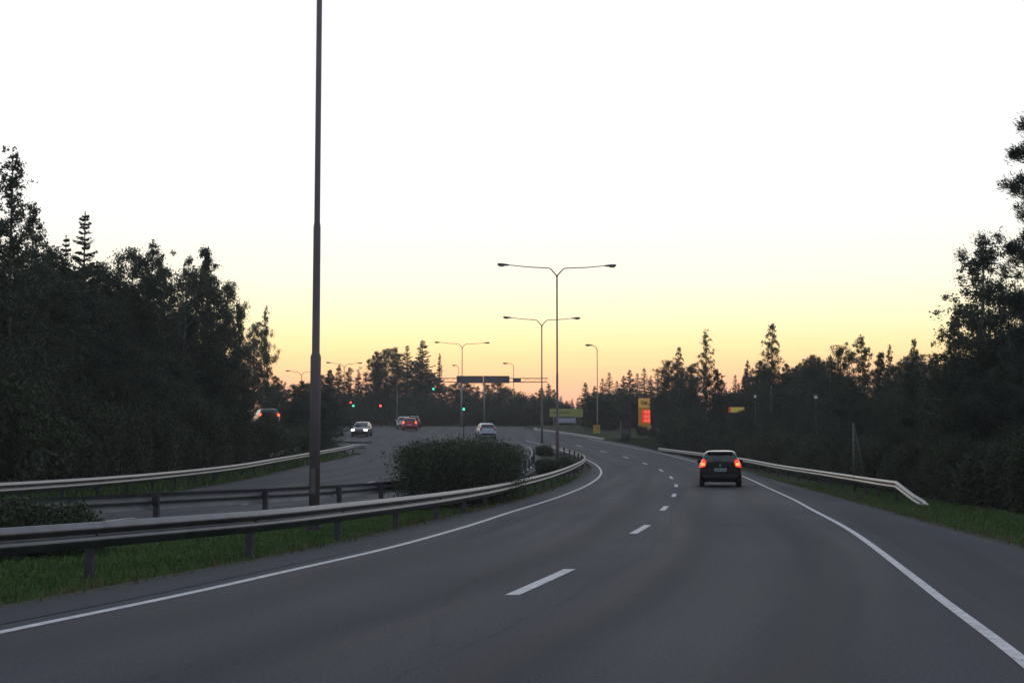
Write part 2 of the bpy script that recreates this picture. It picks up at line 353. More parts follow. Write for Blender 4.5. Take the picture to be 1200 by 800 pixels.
strip('edge_line', lambda y: med_far(y) - .6, lambda y: med_far(y) - .48, 10, 125, .004, M['paint'], 'white edge line on the opposite carriageway', 'road marking')
mb = MB()
for y0 in [2.4, 14.4, 26.1, 37.7, 49.6, 61.4, 73.2, 85, 97, 109, 121, 133]:
    v, f = strip(None, lambda y: line_d(y) - .07, lambda y: line_d(y) + .07, y0, y0 + 3.35, .004, None, '', '')
    mb.add(v, f)
tag(mb.build('lane_dashes', M['paint']), 'white dashed lane line', 'road marking', kind='structure')
mb = MB()
for k in range(-1, 4):                                   # lane dashes on the opposite carriageway
    for y0 in range(30, 118, 12):
        if k == 0:
            v, f = strip(None, lambda y: (med_far(y) + out_edge(y)) / 2 - .06, lambda y: (med_far(y) + out_edge(y)) / 2 + .06, y0, y0 + 3, .004, None, '', ''); mb.add(v, f)
tag(mb.build('lane_dashes', M['paint']), 'dashed lane line of the opposite carriageway', 'road marking', kind='structure')
strip('gravel_edge', lambda y: edge_l(y) - .38, lambda y: edge_l(y) + .02, -10, 90, -.03, M['gravel'], 'gravel strip along the median', 'verge', .15)
strip('gravel_edge', lambda y: edge_r(y) - .02, lambda y: edge_r(y) + .45, -10, 118, -.03, M['gravel'], 'gravel strip along the right shoulder', 'verge', .15)

# kerb of the far side
def sweep(path, prof):
    """prof: (offset to the right of travel, height) pairs"""
    v = []; f = []; n = len(prof)
    for i, p in enumerate(path):
        a = Vector(path[max(i - 1, 0)]); b = Vector(path[min(i + 1, len(path) - 1)])
        t = (b - a); t.z = 0; t.normalize(); rt = Vector((t.y, -t.x, 0))
        for o, h in prof: v.append(Vector(p) + rt * o + Vector((0, 0, h)))
    for i in range(len(path) - 1):
        for k in range(n - 1):
            f.append((i * n + k, i * n + k + 1, (i + 1) * n + k + 1, (i + 1) * n + k))
    return v, f
kp = [(edge_r(y) - .45, y, rz(y)) for y in range(146, 173)] + [(3.45, 173.5, rz(173.5)), (3.0, 175, rz(175)), (2.7, 177, rz(177)), (2.6, 180, rz(180))]
v, f = sweep(kp, [(0, -.1), (0, .16), (.03, .19), (.30, .19), (.30, -.1)])
tag(link('kerb', mesh_from('kerb', v, f, M['concrete'])), 'pale concrete kerb along the far road edge', 'kerb', kind='structure')

# grass blades
def grass_patch(name, sampler, n, hmin, hmax, label, m='grass'):
    rs = np.random.RandomState(3); P = np.zeros((n, 4, 3)); k = 0
    while k < n:
        x, y = sampler(rs)
        z = ground_z(x, y) - .02; h = rs.uniform(hmin, hmax); a = rs.uniform(0, 6.28); w = rs.uniform(.006, .014) * (1 + y / 40)
        lx, ly = rs.normal(0, .35, 2) * h; dx, dy = math.cos(a) * w, math.sin(a) * w
        P[k] = [(x - dx, y - dy, z), (x + dx, y + dy, z), (x + lx + dx * .3, y + ly + dy * .3, z + h), (x + lx - dx * .3, y + ly - dy * .3, z + h)]; k += 1
    tag(link(name, quads_mesh(name, P, M[m])), label, 'grass', kind='stuff')
def s_med(rs):
    while True:
        y = 10 + 70 * rs.rand() ** 1.7; x0, x1 = med_far(y) + .1, edge_l(y) - .3
        x = x1 - (x1 - x0) * rs.rand() ** 1.4
        return x, y
def s_right(rs):
    y = 14 + 66 * rs.rand() ** 1.5; x = edge_r(y) + .3 + 6 * rs.rand() ** 1.6; return x, y
def s_left(rs):
    y = 25 + 90 * rs.rand(); x = out_edge(y) - .5 - 4 * rs.rand(); return x, y
grass_patch('grass', s_med, 170000, .02, .085, 'short green grass in the median')
grass_patch('grass', s_right, 110000, .03, .12, 'green grass on the right verge')
def s_edges(rs):
    y = 9 + 60 * rs.rand() ** 1.6
    if rs.rand() < .5: return edge_l(y) - .1 - abs(rs.normal(0, .5)), y
    return edge_r(y) + .15 + abs(rs.normal(0, .7)), y
grass_patch('grass', s_left, 12000, .1, .35, 'rough grass behind the outer guardrail')

grass_patch('dry_grass', s_edges, 3500, .05, .2, 'dry straw-coloured weeds along the road edges', 'straw')

# ------------------------------------------------------------------ guardrails
WBEAM = [(.0, -.31), (.018, -.30), (.02, -.275), (.075, -.235), (.08, -.19), (.02, -.165), (.015, -.145), (.02, -.125), (.08, -.10), (.075, -.05), (.02, -.02), (.012, -.004), (-.004, 0)]
def guardrail(path, side, m, pm, label, spacing=4.0, name='guardrail', posts=True, ext_dz=0.05):
    """path: rail top points; side +1: beam faces right of travel, -1: left"""
    root = empty(name, path[0], 0, label, 'guardrail', 'steel guardrails along the roads'); o0 = Vector(path[0])
    pr = [(o * side, h) for o, h in WBEAM]
    pr2 = pr + [(o - .004 * side, h) for o, h in reversed(pr)] + [pr[0]]
    v, f = sweep([Vector(p) - o0 for p in path], pr2)
    bolts = MB(); bolts.add(v, f); along = 0; nb_ = 1.2                 # bolt heads at the posts and lap joints
    for a, b in zip(path, path[1:]):
        a = Vector(a); b = Vector(b); L = (b - a).length; t = (b - a).normalized(); rt = Vector((t.y, -t.x, 0)) * side
        while nb_ <= along + L:
            p = a.lerp(b, (nb_ - along) / L) - o0
            if a.y < 75:
                for dt, dz_, rr_ in ((0, -.145, .018), (-.1, -.03, .012), (.1, -.03, .012), (-.1, -.28, .012), (.1, -.28, .012), (-.1, -.125, .012), (.1, -.125, .012)):
                    q = p + t * dt + rt * .02 + Vector((0, 0, dz_)); bolts.tube([q, q + rt * .014], rr_, 6)
                e0 = p + t * .16; lap = sweep([e0, e0 + t * .006], [((o + .006) * side, h) for o, h in WBEAM]); bolts.add(*lap)   # edge of the overlap
            nb_ += spacing
        along += L
    r = link('rail', mesh_from('rail', bolts.v, bolts.f, m, True), root)
    if posts:
        acc = 0; nxt = 1.2; me = None
        for a, b in zip(path, path[1:]):
            a = Vector(a); b = Vector(b); L = (b - a).length
            while nxt <= acc + L:
                p = a.lerp(b, (nxt - acc) / L); t = (b - a).normalized(); rt = Vector((t.y, -t.x, 0))
                gz = ground_z(p.x, p.y) - .1
                c = p - rt * side * .075 - o0
                pb = MB(); hgt = p.z - .03 - gz
                ang = math.atan2(t.y, t.x)
                if hgt > .25:
                    pb.box((c.x, c.y, c.z - .03 - hgt / 2), (.06, .11, hgt), 0, ang)
                    pb.box((c.x + rt.x * side * .045, c.y + rt.y * side * .045, c.z - .155), (.10, .05, .16), 0, ang)
                    pb.build('post', pm, root)
                nxt += spacing
            acc += L
    return root
def rpath(fx, y0, y1, top, step=1.0):
    n = max(2, int((y1 - y0) / step)); return [(fx(y), y, rz(y) + (top(y) if callable(top) else top)) for y in np.linspace(y0, y1, n)]
guardrail(rpath(rail_med, 6, 126, lambda y: .54), 1, M['steel'], M['post'], 'long silver guardrail in front of the median grass, nearest to the camera')
guardrail(rpath(rail_far, 14, 129, .66), -1, M['dull'], M['post'], 'dark guardrail across the median, seen from behind', 4.4)
guardrail(rpath(rail_out, 22, 119, .7) + [(-12.3, 121, rz(121) + .66), (-12.0, 122, rz(122) + .55)], 1, M['steel'], M['post'], 'guardrail along the outer edge of the opposite carriageway below the left forest')
pth = [(13.75, 49.4, -.25), (13.78, 50.2, -.08)] + [(rail_rt(y), y, -.08 + (y - 50.2) / 3.8 * .57) for y in (51.2, 52.2, 53.2)] + [(rail_rt(y), y, rail_rt_top(y)) for y in np.linspace(54, 138, 85)]
guardrail(pth, -1, M['steel_skylit'], M['post'], 'guardrail on the right verge with its near end sloping into the grass')
guardrail([(-15.6 - .03 * i, 96 + i * 1.5, rz(96 + i * 1.5) + .75) for i in range(14)], 1, M['steel'], M['post'], 'short length of guardrail behind the outer rail at the left junction corner')

# ------------------------------------------------------------------ trees
def rvec(rs, n):
    a = rs.normal(size=(n, 3)); return a / np.linalg.norm(a, axis=1)[:, None]
def leaf_quads(rs, C, size, aspect=.62, droop=0, dirs=None):
    n = len(C); d = rvec(rs, n) if dirs is None else dirs
    d = d.copy(); d[:, 2] -= droop; d /= np.linalg.norm(d, axis=1)[:, None]
    s = np.cross(d, rvec(rs, n)); s /= np.linalg.norm(s, axis=1)[:, None] + 1e-9
    L = (size * rs.uniform(.6, 1.3, n))[:, None]; W = L * aspect
    return np.stack([C - d * L * .5, C + s * W * .5, C + d * L * .5, C - s * W * .5], 1)
def broadleaf(seed, H, wid, n, lsize, base=.12, airy=.5, m='birch', bark='bark', shape='round'):
    """multi-limbed deciduous tree; returns trunk and crown meshes with base at the origin"""
    rs = np.random.RandomState(seed); mb = MB()
    bend = rs.normal(0, .02 * H, 2)
    spine = lambda t: np.array([bend[0] * t * t, bend[1] * t * t, H * t])
    mb.tube([spine(t) for t in np.linspace(0, .97, 9)], [.012 * H * (1 - t) ** .8 + .01 for t in np.linspace(0, .97, 9)], 6)
    nb = 64 if shape == 'cone' else 46; wts = []; tips = []
    for i in range(nb):
        q = (i + rs.rand()) / nb; t = base + (.985 - base) * q ** .92
        if shape == 'cone': env = wid * H * min(1, (q + .12) * 4) * (1 - q) ** .62 + .05
        else: env = wid * H * min(1, (q + .25) * 2.2) * (1 - q ** 3.6) ** .55 + .08
        env *= rs.uniform(.55, 1.2); az = i * 2.4 + rs.normal(0, .35); up = rs.uniform(.35, 1.0)
        a = spine(t); dirv = np.array([math.cos(az), math.sin(az), up]); dirv /= np.linalg.norm(dirv)
        L = max(.2, env * 1.15); e = a + dirv * L + np.array([0, 0, -.14 * L])
        mb.tube([a, a + dirv * L * .55, e], [.0035 * H * (1 - t) + .008, .002 * H * (1 - t) + .005, .003], 4, False)
        for k in range(max(3, int(3 + 8 * L / (wid * H)))):
            qq = rs.uniform(.2, 1.1); c = a + (e - a) * qq + rs.normal(0, .13 * L + .05, 3)
            tips.append(c); wts.append((.3 + L / (wid * H)) * rs.uniform(.35, 1.25))
    for k in rs.uniform(.93, 1.0, 5): tips.append(spine(k)); wts.append(.2)
    tips = np.array(tips); wts = np.array(wts) / sum(wts)
    idx = rs.choice(len(tips), n, p=wts)
    r = .030 * H * airy + .006 * H
    C = tips[idx] + rs.normal(0, 1, (n, 3)) * r * np.array([1, 1, .9]) * (.35 + .65 * rs.rand(n, 1)) * np.clip(1.15 - tips[idx][:, 2:] / H * (.75 if shape == 'cone' else .42), .3, 1.1)
    C[:, 2] = np.clip(C[:, 2], .02 * H, H * 1.02)
    return mesh_from('trunk', mb.v, mb.f, M[bark], True), quads_mesh('crown', leaf_quads(rs, C, lsize, droop=.3), M[m])
def spruce_tree(seed, H, wid=.17, nper=26, base=.05, sz=.30):
    rs = np.random.RandomState(seed); mb = MB(); mb.tube([(0, 0, 0), (0, 0, H * .5), (0, 0, H * .995)], [.013 * H, .008 * H, .01], 6)
    Q = []; z = base * H
    while z < H * .985:
        t = (z / H - base) / (1 - base); env = wid * H * (1 - t) ** .85 * (1 if t > .08 else .8)
        for i in range(rs.randint(5, 8)):
            az = rs.uniform(0, 6.283); L = env * rs.uniform(.55, 1.2) + .08
            d = np.array([math.cos(az), math.sin(az), 0.]); side = np.array([-d[1], d[0], 0])
            n = max(4, int(nper * (.25 + L / (wid * H))))
            s = rs.rand(n) ** .7
            sag = .25 - .55 * (1 - t)                                        # upper branches lift, lower ones droop
            C = np.array([0, 0, z]) + d * (s * L)[:, None] + side * (rs.normal(0, .13, n) * L * (1.1 - s * .7))[:, None]
            C[:, 2] += sag * L * s + .18 * L * s ** 3 + rs.normal(0, .03 * L + .01, n)
            dr = d * .8 + side * rs.normal(0, .8, n)[:, None] + np.array([0, 0, -.35]); dr /= np.linalg.norm(dr, axis=1)[:, None]
            Q.append(leaf_quads(rs, C, sz * (.5 + .5 * (1 - t)), .42, 0, dr))
            mb.tube([(0, 0, z), tuple(np.array([0, 0, z]) + d * L * .9 + np.array([0, 0, (sag * .9 + .13) * L]))], [.012 + .003 * L, .004], 3, False)
        z += rs.uniform(.018, .036) * H * (1.05 - .45 * t)
    C = np.array([[0, 0, H * k] for k in rs.uniform(.95, 1.0, 24)]); Q.append(leaf_quads(rs, C, .16, .35))
    return mesh_from('trunk', mb.v, mb.f, M['bark'], True), quads_mesh('crown', np.concatenate(Q), M['spruce'])
def pine_tree(seed, H):
    rs = np.random.RandomState(seed); mb = MB(); Q = []
    mb.tube([(0, 0, 0), (.05, 0, H * .4), (-.05, .05, H * .75), (0, 0, H * .99)], [.2, .16, .1, .02], 7)
    for k in range(44):
        t = .2 + .78 * (k + rs.rand()) / 44; az = k * 2.4 + rs.normal(0, .4); L = H * (.05 + .235 * (1 - t) ** .7) * rs.uniform(.5, 1.2)
        a = np.array([0, 0, H * t]); d = np.array([math.cos(az), math.sin(az), .12]); e = a + d * L; e[2] += .22 * L
        mb.tube([a, a + d * L * .6, e], [.03, .018, .008], 4, False)
        for j in range(max(2, int(L * 4.2))):
            s = rs.uniform(.4, 1.05); c = a + d * L * s; c[2] += .22 * L * s * s
            c += np.append(rs.normal(0, .2, 2) * (.4 + L * .2), rs.normal(.03, .07))
            n = 230; dr = rvec(rs, n); dr[:, 2] = np.abs(dr[:, 2]) * .9; dr += d * .8
            dr /= np.linalg.norm(dr, axis=1)[:, None]
            Q.append(leaf_quads(rs, c + dr * .17 * rs.rand(n, 1) + rs.normal(0, .09, (n, 3)), .125, .2, 0, dr))
    return mesh_from('trunk', mb.v, mb.f, M['bark'], True), quads_mesh('crown', np.concatenate(Q), M['pine'])
def shrub_mesh(seed, w, d, h, n, ls, m='shrub', flat=.4, K=60):
    rs = np.random.RandomState(seed); mb = MB()
    a = rs.uniform(0, 6.283, K); q = rs.rand(K) ** .5
    cl = np.stack([np.cos(a) * q * w * .46, np.sin(a) * q * d * .46, np.zeros(K)], 1)
    top = h * (1 - flat * q ** 4) * rs.uniform(.8, 1.04, K)
    for c, tz in zip(cl, top): mb.tube([(c[0] * .35, c[1] * .35, -.05), (c[0] * .8, c[1] * .8, tz * .5), (c[0], c[1], tz * .95)], [.025, .015, .005], 4, False)
    i = rs.randint(0, K, n); C = cl[i].copy(); C[:, 2] = top[i] * (rs.rand(n) ** .55)
    C[:, :2] += rs.normal(0, 1, (n, 2)) * np.array([w, d]) * .052; C[:, 2] += rs.normal(0, .035 * h, n); C[:, 2] = np.maximum(C[:, 2], .03)
    return mesh_from('stem', mb.v, mb.f, M['bark'], True), quads_mesh('foliage', leaf_quads(rs, C, ls), M[m])

BIRCH = [broadleaf(11, 12, .17, 26000, .105, .06, .5, 'birch', 'birchbark', 'cone'), broadleaf(12, 12, .14, 22000, .105, .05, .45, 'birch', 'birchbark', 'cone'),
         broadleaf(13, 12, .20, 28000, .11, .05, .55, 'birch', 'birchbark', 'cone')]
DENSE = [broadleaf(21, 12, .22, 40000, .13, .01, .75, 'aspen', 'bark'), broadleaf(22, 12, .2, 40000, .13, .01, .75, 'aspen', 'bark'),
         broadleaf(23, 12, .25, 44000, .135, .01, .8, 'aspen', 'bark'), broadleaf(24, 12, .2, 40000, .13, .01, .7, 'aspen', 'bark', 'cone')]
SPRUCE = [spruce_tree(31, 12, .19, 34, .04, .30), spruce_tree(32, 12, .17, 46, .04, .36), spruce_tree(33, 12, .22, 52, .04, .38)]
THIN = [spruce_tree(34, 12, .11, 40, .04, .34)]
PINE = [pine_tree(41, 12)]
UNDER = [shrub_mesh(51, 6, 5, 5, 9000, .2), shrub_mesh(52, 5, 5, 4, 8000, .2), shrub_mesh(53, 7, 5, 6, 11000, .22)]
trng = random.Random(9)
def tree(kind, X, Y, H, label, group=None, wide=1.0, variant=None, z=None):
    bank = {'birch': BIRCH, 'dense': DENSE, 'spruce': SPRUCE, 'thin': THIN, 'pine': PINE}[kind]
    tm, cm = bank[trng.randrange(len(bank)) if variant is None else variant]
    nm = {'birch': 'birch_tree', 'dense': 'broadleaf_tree', 'spruce': 'spruce_tree', 'thin': 'spruce_tree', 'pine': 'pine_tree'}[kind]
    r = empty(nm, (X, Y, (ground_z(X, Y) if z is None else z) - .08), trng.uniform(0, 6.28), label, 'tree', group)
    s = H / 12; r.scale = (s * wide, s * wide, s)
    link('trunk', tm, r); link('crown', cm, r); return r
def at(px, Y): return (px - 600) / 1750 * Y
def top(py, Y): return 1.3 + (537 - py) / 1750 * Y * (1 + (137 / 1750) * (537 - py) / 1750 * .0)
# ---- left forest along the opposite carriageway
GL = 'trees of the forest left of the opposite carriageway'
def T(kind, px, py, Y, label, group=None, wide=1.0, variant=None):
    X = at(px, Y); return tree(kind, X, Y, top(py, Y) - ground_z(X, Y) + .1, label, group, wide, variant)
T('birch', 8, 168, 50, 'tallest loose-leaved birch at the left edge of the photo', GL, 1.0, 1)
T('birch', 36, 232, 55, 'drooping birch just left of the tiered spruce top', GL, .85, 0)
T('birch', -30, 150, 47, 'tall birch cut by the left edge of the photo behind the outer guardrail', GL, 1.0, 2)
T('spruce', 95, 246, 62, 'spruce with clear tiers and a bare pointed tip above the left forest', GL, .95, 0)
T('spruce', 73, 275, 65, 'shorter spruce beside the tiered spruce, on its left', GL, .8, 1)
T('dense', 60, 292, 60, 'dark round-topped broadleaf tree below the two left spruces', GL, .9, 0)
T('dense', 122, 312, 66, 'dark broadleaf tree filling the dip right of the tiered spruce', GL, .9, 1)
T('dense', 150, 296, 70, 'broadleaf tree with a ragged top, left shoulder of the left forest hump', GL, .9, 2)
T('birch', 172, 280, 75, 'birch with thin top twigs in the middle of the left forest skyline', GL, .9, 2)
T('dense', 190, 300, 77, 'dark broadleaf tree next to the thin-topped birch in the left skyline', GL, .8, 3)
T('birch', 212, 298, 81, 'loose birch with sky gaps between two dark left crowns', GL, .8, 0)
T('dense', 228, 318, 83, 'low dark crown under the loose birch in the left forest', GL, .8, 0)
T('dense', 244, 288, 87, 'tall narrow dark crown at the right end of the high left skyline', GL, .8, 3)
T('dense', 262, 335, 91, 'dark crown stepping down right of the tall narrow one', GL, .72, 1)
T('dense', 280, 354, 95, 'rounded dark crown near the right foot of the left forest', GL, .46, 3)
T('birch', 309, 358, 130, 'slim airy birch alone against the orange sky, right end of the left forest', GL, .6, 1)
T('dense', 297, 380, 166, 'last dark crown of the left forest, beside the slim lone birch', GL, .8, 0)
T('dense', 322, 442, 170, 'small dark tree in the gap right of the slim lone birch', GL, .8, 2)
def shade_row(n, fx, y0, y1, h0, h1, label, group, kinds=('dense', 'spruce'), jit=2.0, seed=1):
    r = random.Random(seed)
    for i in range(n):
        Y = y0 + (y1 - y0) * (i + r.random() * .8) / n; X = fx(Y) + r.uniform(-jit, jit)
        tree(r.choice(kinds), X, Y, r.uniform(h0, h1), label, group, r.uniform(.9, 1.15))
mass = 'dark tree among many alike in the unbroken mass of the left forest'
shade_row(20, lambda y: -18.4, 43, 94, 6, 8.5, mass, GL, ('dense',), .6, 1)
shade_row(18, lambda y: -22.5, 44, 104, 8, 10.2, mass, GL, ('dense', 'dense', 'birch'), 1.2, 2)
shade_row(14, lambda y: -28, 52, 112, 8.5, 11, mass, GL, ('dense', 'spruce', 'birch'), 2, 3)
shade_row(6, lambda y: -31 - (y - 158) * .3, 162, 190, 4, 5.5, mass, GL, ('dense',), 2, 4)

# ---- clump on the corner where the opposite carriageway meets the junction
GC = 'trees of the corner clump by the outer guardrail end'
for px, py, Y, lb in ((347, 452, 134, 'low bushy tree at the left of the corner clump behind the thick street lamp'),
                      (357, 446, 135, 'twiggy-topped bushy tree in the corner clump, left of the thick street lamp'),
                      (377, 441, 138, 'tallest bushy tree of the corner clump, right behind the thick street lamp'),
                      (384, 455, 133, 'rounded bushy tree at the right end of the corner clump beside the oncoming car')):
    T('dense', px, py, Y, lb, GC, 1.35)
for i, (px, Y) in enumerate(((346, 129), (356, 128), (368, 129), (380, 129))):
    X = at(px, Y); tree('dense', X, Y, 4.2, 'low dark tree filling the foot of the corner clump', GC, 1.5)

# ---- far row behind the junction
GF = 'trees of the far row behind the junction'
T('dense', 385, 433, 222, 'small far tree just right of the thick street lamp', GF, 1.20, 3)
T('spruce', 397, 427, 226, 'bushy far spruce below the small double lamp', GF, 1.35, 2)
T('birch', 408, 430, 222, 'far birch with an airy crown below the small double lamp', GF, 1.20, 2)
T('spruce', 420, 433, 226, 'slim far spruce standing in the dip left of the tall dark block', GF, 1.20, 1)
T('dense', 440, 412, 232, 'leftmost tree of the tall dark block behind the junction', GF, 1.12, 3)
T('dense', 452, 410, 236, 'second broad tree of the tall dark block behind the junction', GF, 1.20, 0)
T('birch', 465, 406, 234, 'airy birch in the middle of the tall dark block behind the junction', GF, 1.27, 2)
T('spruce', 477, 404, 232, 'pointed spruce in the tall dark block, left of its highest tip', GF, 1.27, 0)
T('spruce', 495, 398, 230, 'tallest pointed spruce of the dark block behind the junction', GF, 1.42, 2)
T('dense', 486, 425, 228, 'dark broadleaf tree between the two pointed spruces of the block', GF, 1.35, 1)
T('thin', 515, 414, 246, 'thin pole-like spruce standing alone left of the overhead sign gantry', GF, 1.1, 0)
T('dense', 504, 440, 232, 'low dark tree between the tallest spruce and the thin one', GF, 1.35, 2)
lowmass = 'low dark tree of the far row, alike its neighbours'
for i, (px, py, Y) in enumerate(((428, 450, 224), (455, 450, 218), (470, 455, 217), (524, 452, 235), (535, 450, 240), (548, 449, 238), (560, 452, 236), (572, 450, 242), (583, 447, 240), (592, 456, 244), (603, 458, 238), (614, 464, 250), (626, 463, 244), (634, 455, 240), (643, 449, 238), (650, 456, 242),
        (375, 452, 214), (362, 450, 222), (410, 452, 216), (345, 455, 232), (330, 452, 240), (315, 452, 248), (488, 452, 218), (508, 462, 222), (540, 468, 226), (565, 468, 228), (588, 470, 230), (612, 474, 232), (637, 470, 230), (655, 472, 240), (520, 470, 218), (553, 476, 219), (600, 478, 221), (578, 479, 216), (625, 480, 219), (440, 470, 214), (400, 470, 212), (475, 474, 213), (500, 476, 213))):
    T(('dense', 'dense', 'spruce', 'birch')[i % 4], px, py, Y, lowmass, GF, 1.5)
for i in range(26):                                              # the wood closing the valley, far away
    px = 560 + i * 6.5; Y = 360 + trng.uniform(-20, 40)
    T('spruce', px, 466 + trng.uniform(-3, 4) - (6 if px < 600 else 0), Y, 'tiny spruce of the farthest wood closing the valley', 'spruces of the farthest wood', 1.25)

# ---- spruces right of the valley
GS = 'spruces behind the petrol price sign'
for i, (px, py, Y) in enumerate(((686, 448, 236), (697, 452, 232), (706, 443, 230), (714, 436, 228), (723, 446, 226), (731, 440, 228), (738, 433, 224), (747, 437, 222), (755, 431, 220), (763, 440, 216), (771, 432, 212), (779, 428, 210))):
    T('spruce', px, py, Y, 'pointed dark spruce in the row behind the petrol price sign', GS, 1.45)
for i in range(14):
    px = 690 + i * 8; T('dense' if i % 2 else 'spruce', px, 463 + trng.uniform(-6, 6), 200 - i * 1.5, 'low dark tree at the foot of the spruce row behind the price sign', GS, 1.6)

# ---- right-hand forest
GR = 'trees of the forest right of the road'
for k, px, py, Y, w, vr, lb in (
    ('dense', 784, 424, 160, .9, 1, 'dark tree where the spruce row meets the right-hand birches'),
    ('birch', 795, 406, 154, .8, 0, 'short airy birch, left of the pair against the yellow sky'),
    ('dense', 810, 428, 151, .9, 0, 'dark crown between the two airy birches left of the dark hatchback'),
    ('birch', 828, 386, 143, .8, 1, 'tall airy birch, right of the pair, above and left of the dark hatchback'),
    ('dense', 843, 432, 142, .9, 3, 'dark crown falling away right of the tall airy birch pair'),
    ('dense', 859, 462, 150, .9, 2, 'low dark tree in the dip above the dark hatchback'),
    ('thin', 866, 448, 170, 1.2, 0, 'thin spruce tip poking out of the dip above the dark hatchback'),
    ('dense', 884, 452, 126, .9, 1, 'dark round crown left of the narrow pyramid-shaped birch'),
    ('birch', 903, 378, 121, .82, 0, 'narrow pyramid-shaped birch standing highest above the dark hatchback'),
    ('birch', 890, 425, 124, .6, 1, 'small birch leaning on the left flank of the pyramid-shaped birch'),
    ('dense', 920, 440, 122, .8, 2, 'dark crown right of the narrow pyramid-shaped birch'),
    ('birch', 938, 432, 124, .7, 1, 'small airy tree in the dip right of the pyramid-shaped birch'),
    ('dense', 956, 424, 112, .8, 0, 'rounded crown beginning the right-hand forest hump'),
    ('birch', 972, 416, 110, .8, 2, 'airy crown second from the left of the right-hand forest hump'),
    ('dense', 986, 408, 104, .7, 1, 'dark dome with bare twigs on top in the right-hand forest hump'),
    ('birch', 1013, 392, 100, .85, 2, 'broad airy birch at the top of the right-hand forest hump'),
    ('dense', 1030, 412, 98, .7, 3, 'dark crown right beside the broad airy birch on the hump'),
    ('birch', 1042, 404, 95, .6, 1, 'slim birch right of the broad airy birch on the hump'),
    ('dense', 1056, 428, 92, .7, 2, 'dark low crown in the notch right of the hump'),
    ('birch', 1072, 396, 89, .6, 0, 'slim pointed tree between the hump and the tall right birch'),
    ('dense', 1088, 428, 84, .7, 0, 'dark low crown at the left foot of the tall right birch'),
    ('birch', 1150, 276, 60, 1.12, 2, 'tall airy birch with sky showing through, left of the big pine'),
    ('birch', 1122, 352, 62, .85, 2, 'shorter birch on the left side of the tall airy right birch'),
    ('dense', 1178, 335, 56, .8, 1, 'dark crown between the tall airy birch and the big pine'),
    ('dense', 1140, 400, 57, .8, 2, 'dark crown under the tall airy right birch'),
    ('pine', 1233, 138, 46, .95, 0, 'big pine with tiered branches cut by the right edge of the photo')):
    T(k, px, py, Y, lb, GR, w * (1.2 if k == 'dense' else 1.08 if k == 'birch' else 1), vr)
rmass = 'dark tree among many alike in the unbroken mass of the right forest'
bx = lambda y: rail_rt(max(y, 52)) if y >= 52 else edge_r(y) + 3.4
shade_row(8, lambda y: bx(y) + 3.2, 34, 60, 4.5, 6.5, rmass, GR, ('dense',), .5, 5)
shade_row(9, lambda y: bx(y) + 3.6, 60, 96, 4.5, 6.5, rmass, GR, ('dense',), .6, 6)
shade_row(9, lambda y: bx(y) + 4, 96, 134, 4.0, 5.5, rmass, GR, ('dense',), .6, 7)
shade_row(10, lambda y: bx(y) + 8.5, 40, 84, 6, 8, rmass, GR, ('dense', 'dense', 'spruce'), 1.2, 8)
shade_row(10, lambda y: bx(y) + 9, 84, 150, 5, 7, rmass, GR, ('dense', 'dense', 'spruce'), 1.5, 9)
shade_row(10, lambda y: bx(y) + 15, 55, 150, 6, 8, rmass, GR, ('dense', 'spruce'), 2, 10)

rback = 'dark tree of the back rows closing the right forest, alike its neighbours'
shade_row(16, lambda y: 12 + (y - 150) * .55, 158, 215, 6.5, 8.5, rback, GR, ('dense', 'dense', 'spruce'), 2.5, 21)
shade_row(16, lambda y: 24 + (y - 130) * .25, 128, 200, 7, 9, rback, GR, ('dense', 'dense', 'spruce'), 3, 22)
shade_row(12, lambda y: 36 + (y - 110) * .2, 100, 190, 7, 9.5, rback, GR, ('dense', 'dense'), 3, 23)
shade_row(6, lambda y: edge_r(y) + 9, 14, 38, 6, 8, rmass, GR, ('dense', 'birch'), 1, 11)
shade_row(5, lambda y: -18.5, 22, 42, 7, 10, mass, GL, ('dense', 'birch'), 1, 12)
# ---- undergrowth at the forest feet
def shrub(me, X, Y, sc, label, group=None, rzv=None, sz=None, name='shrub', dz=0):
    r = empty(name, (X, Y, ground_z(X, Y) - .05 + dz), trng.uniform(0, 6.28) if rzv is None else rzv, label, 'shrub', group)
    r.scale = (sc, sc, sc if sz is None else sz)
    link('stem', me[0], r); link('foliage', me[1], r); return r
gu = 'undergrowth bushes at the foot of the left forest'
for i in range(24):
    Y = 40 + i * 3.3; shrub(UNDER[i % 3], rail_out(Y) - 3.1 + trng.uniform(-.5, .3), Y, trng.uniform(.5, .75) * (.55 if Y > 105 else 1), 'dark bush of the thicket behind the outer left guardrail', gu)
gu = 'undergrowth bushes at the foot of the right forest'
for i in range(30):
    Y = 29 + i * 3.2; shrub(UNDER[i % 3], bx(Y) + 2.6 + trng.uniform(-.2, .5), Y, trng.uniform(.42, .62), 'dark bush of the thicket behind the right verge', gu)
gu = 'low bushes along the far edge of the junction'
for i in range(20):
    X = -34 + i * 2.1; Y = 211 + trng.uniform(-1, 2); shrub(UNDER[i % 3], X, Y, trng.uniform(.4, .6), 'low dark bush along the far edge of the junction', gu)
for i in range(16):
    shrub(UNDER[i % 3], 10.5 + i * 2.0, 176 + (i % 4) * 5 + i * .8, .85, 'broad dark bush of the thicket behind the price sign', 'thicket behind the petrol price sign')
for i in range(5, 13):
    shrub(UNDER[i % 3], 14 + i * .55, 158 - i * 1.9, .75, 'dark bush in the thicket between the price sign and the dark hatchback', 'thicket between the price sign and the hatchback')
for i in range(14):
    shrub(UNDER[i % 3], -30 + i * 2.9, 217 + (i % 3) * 2, .85, 'broad dark bush below the far row of trees', 'thicket below the far row of trees')
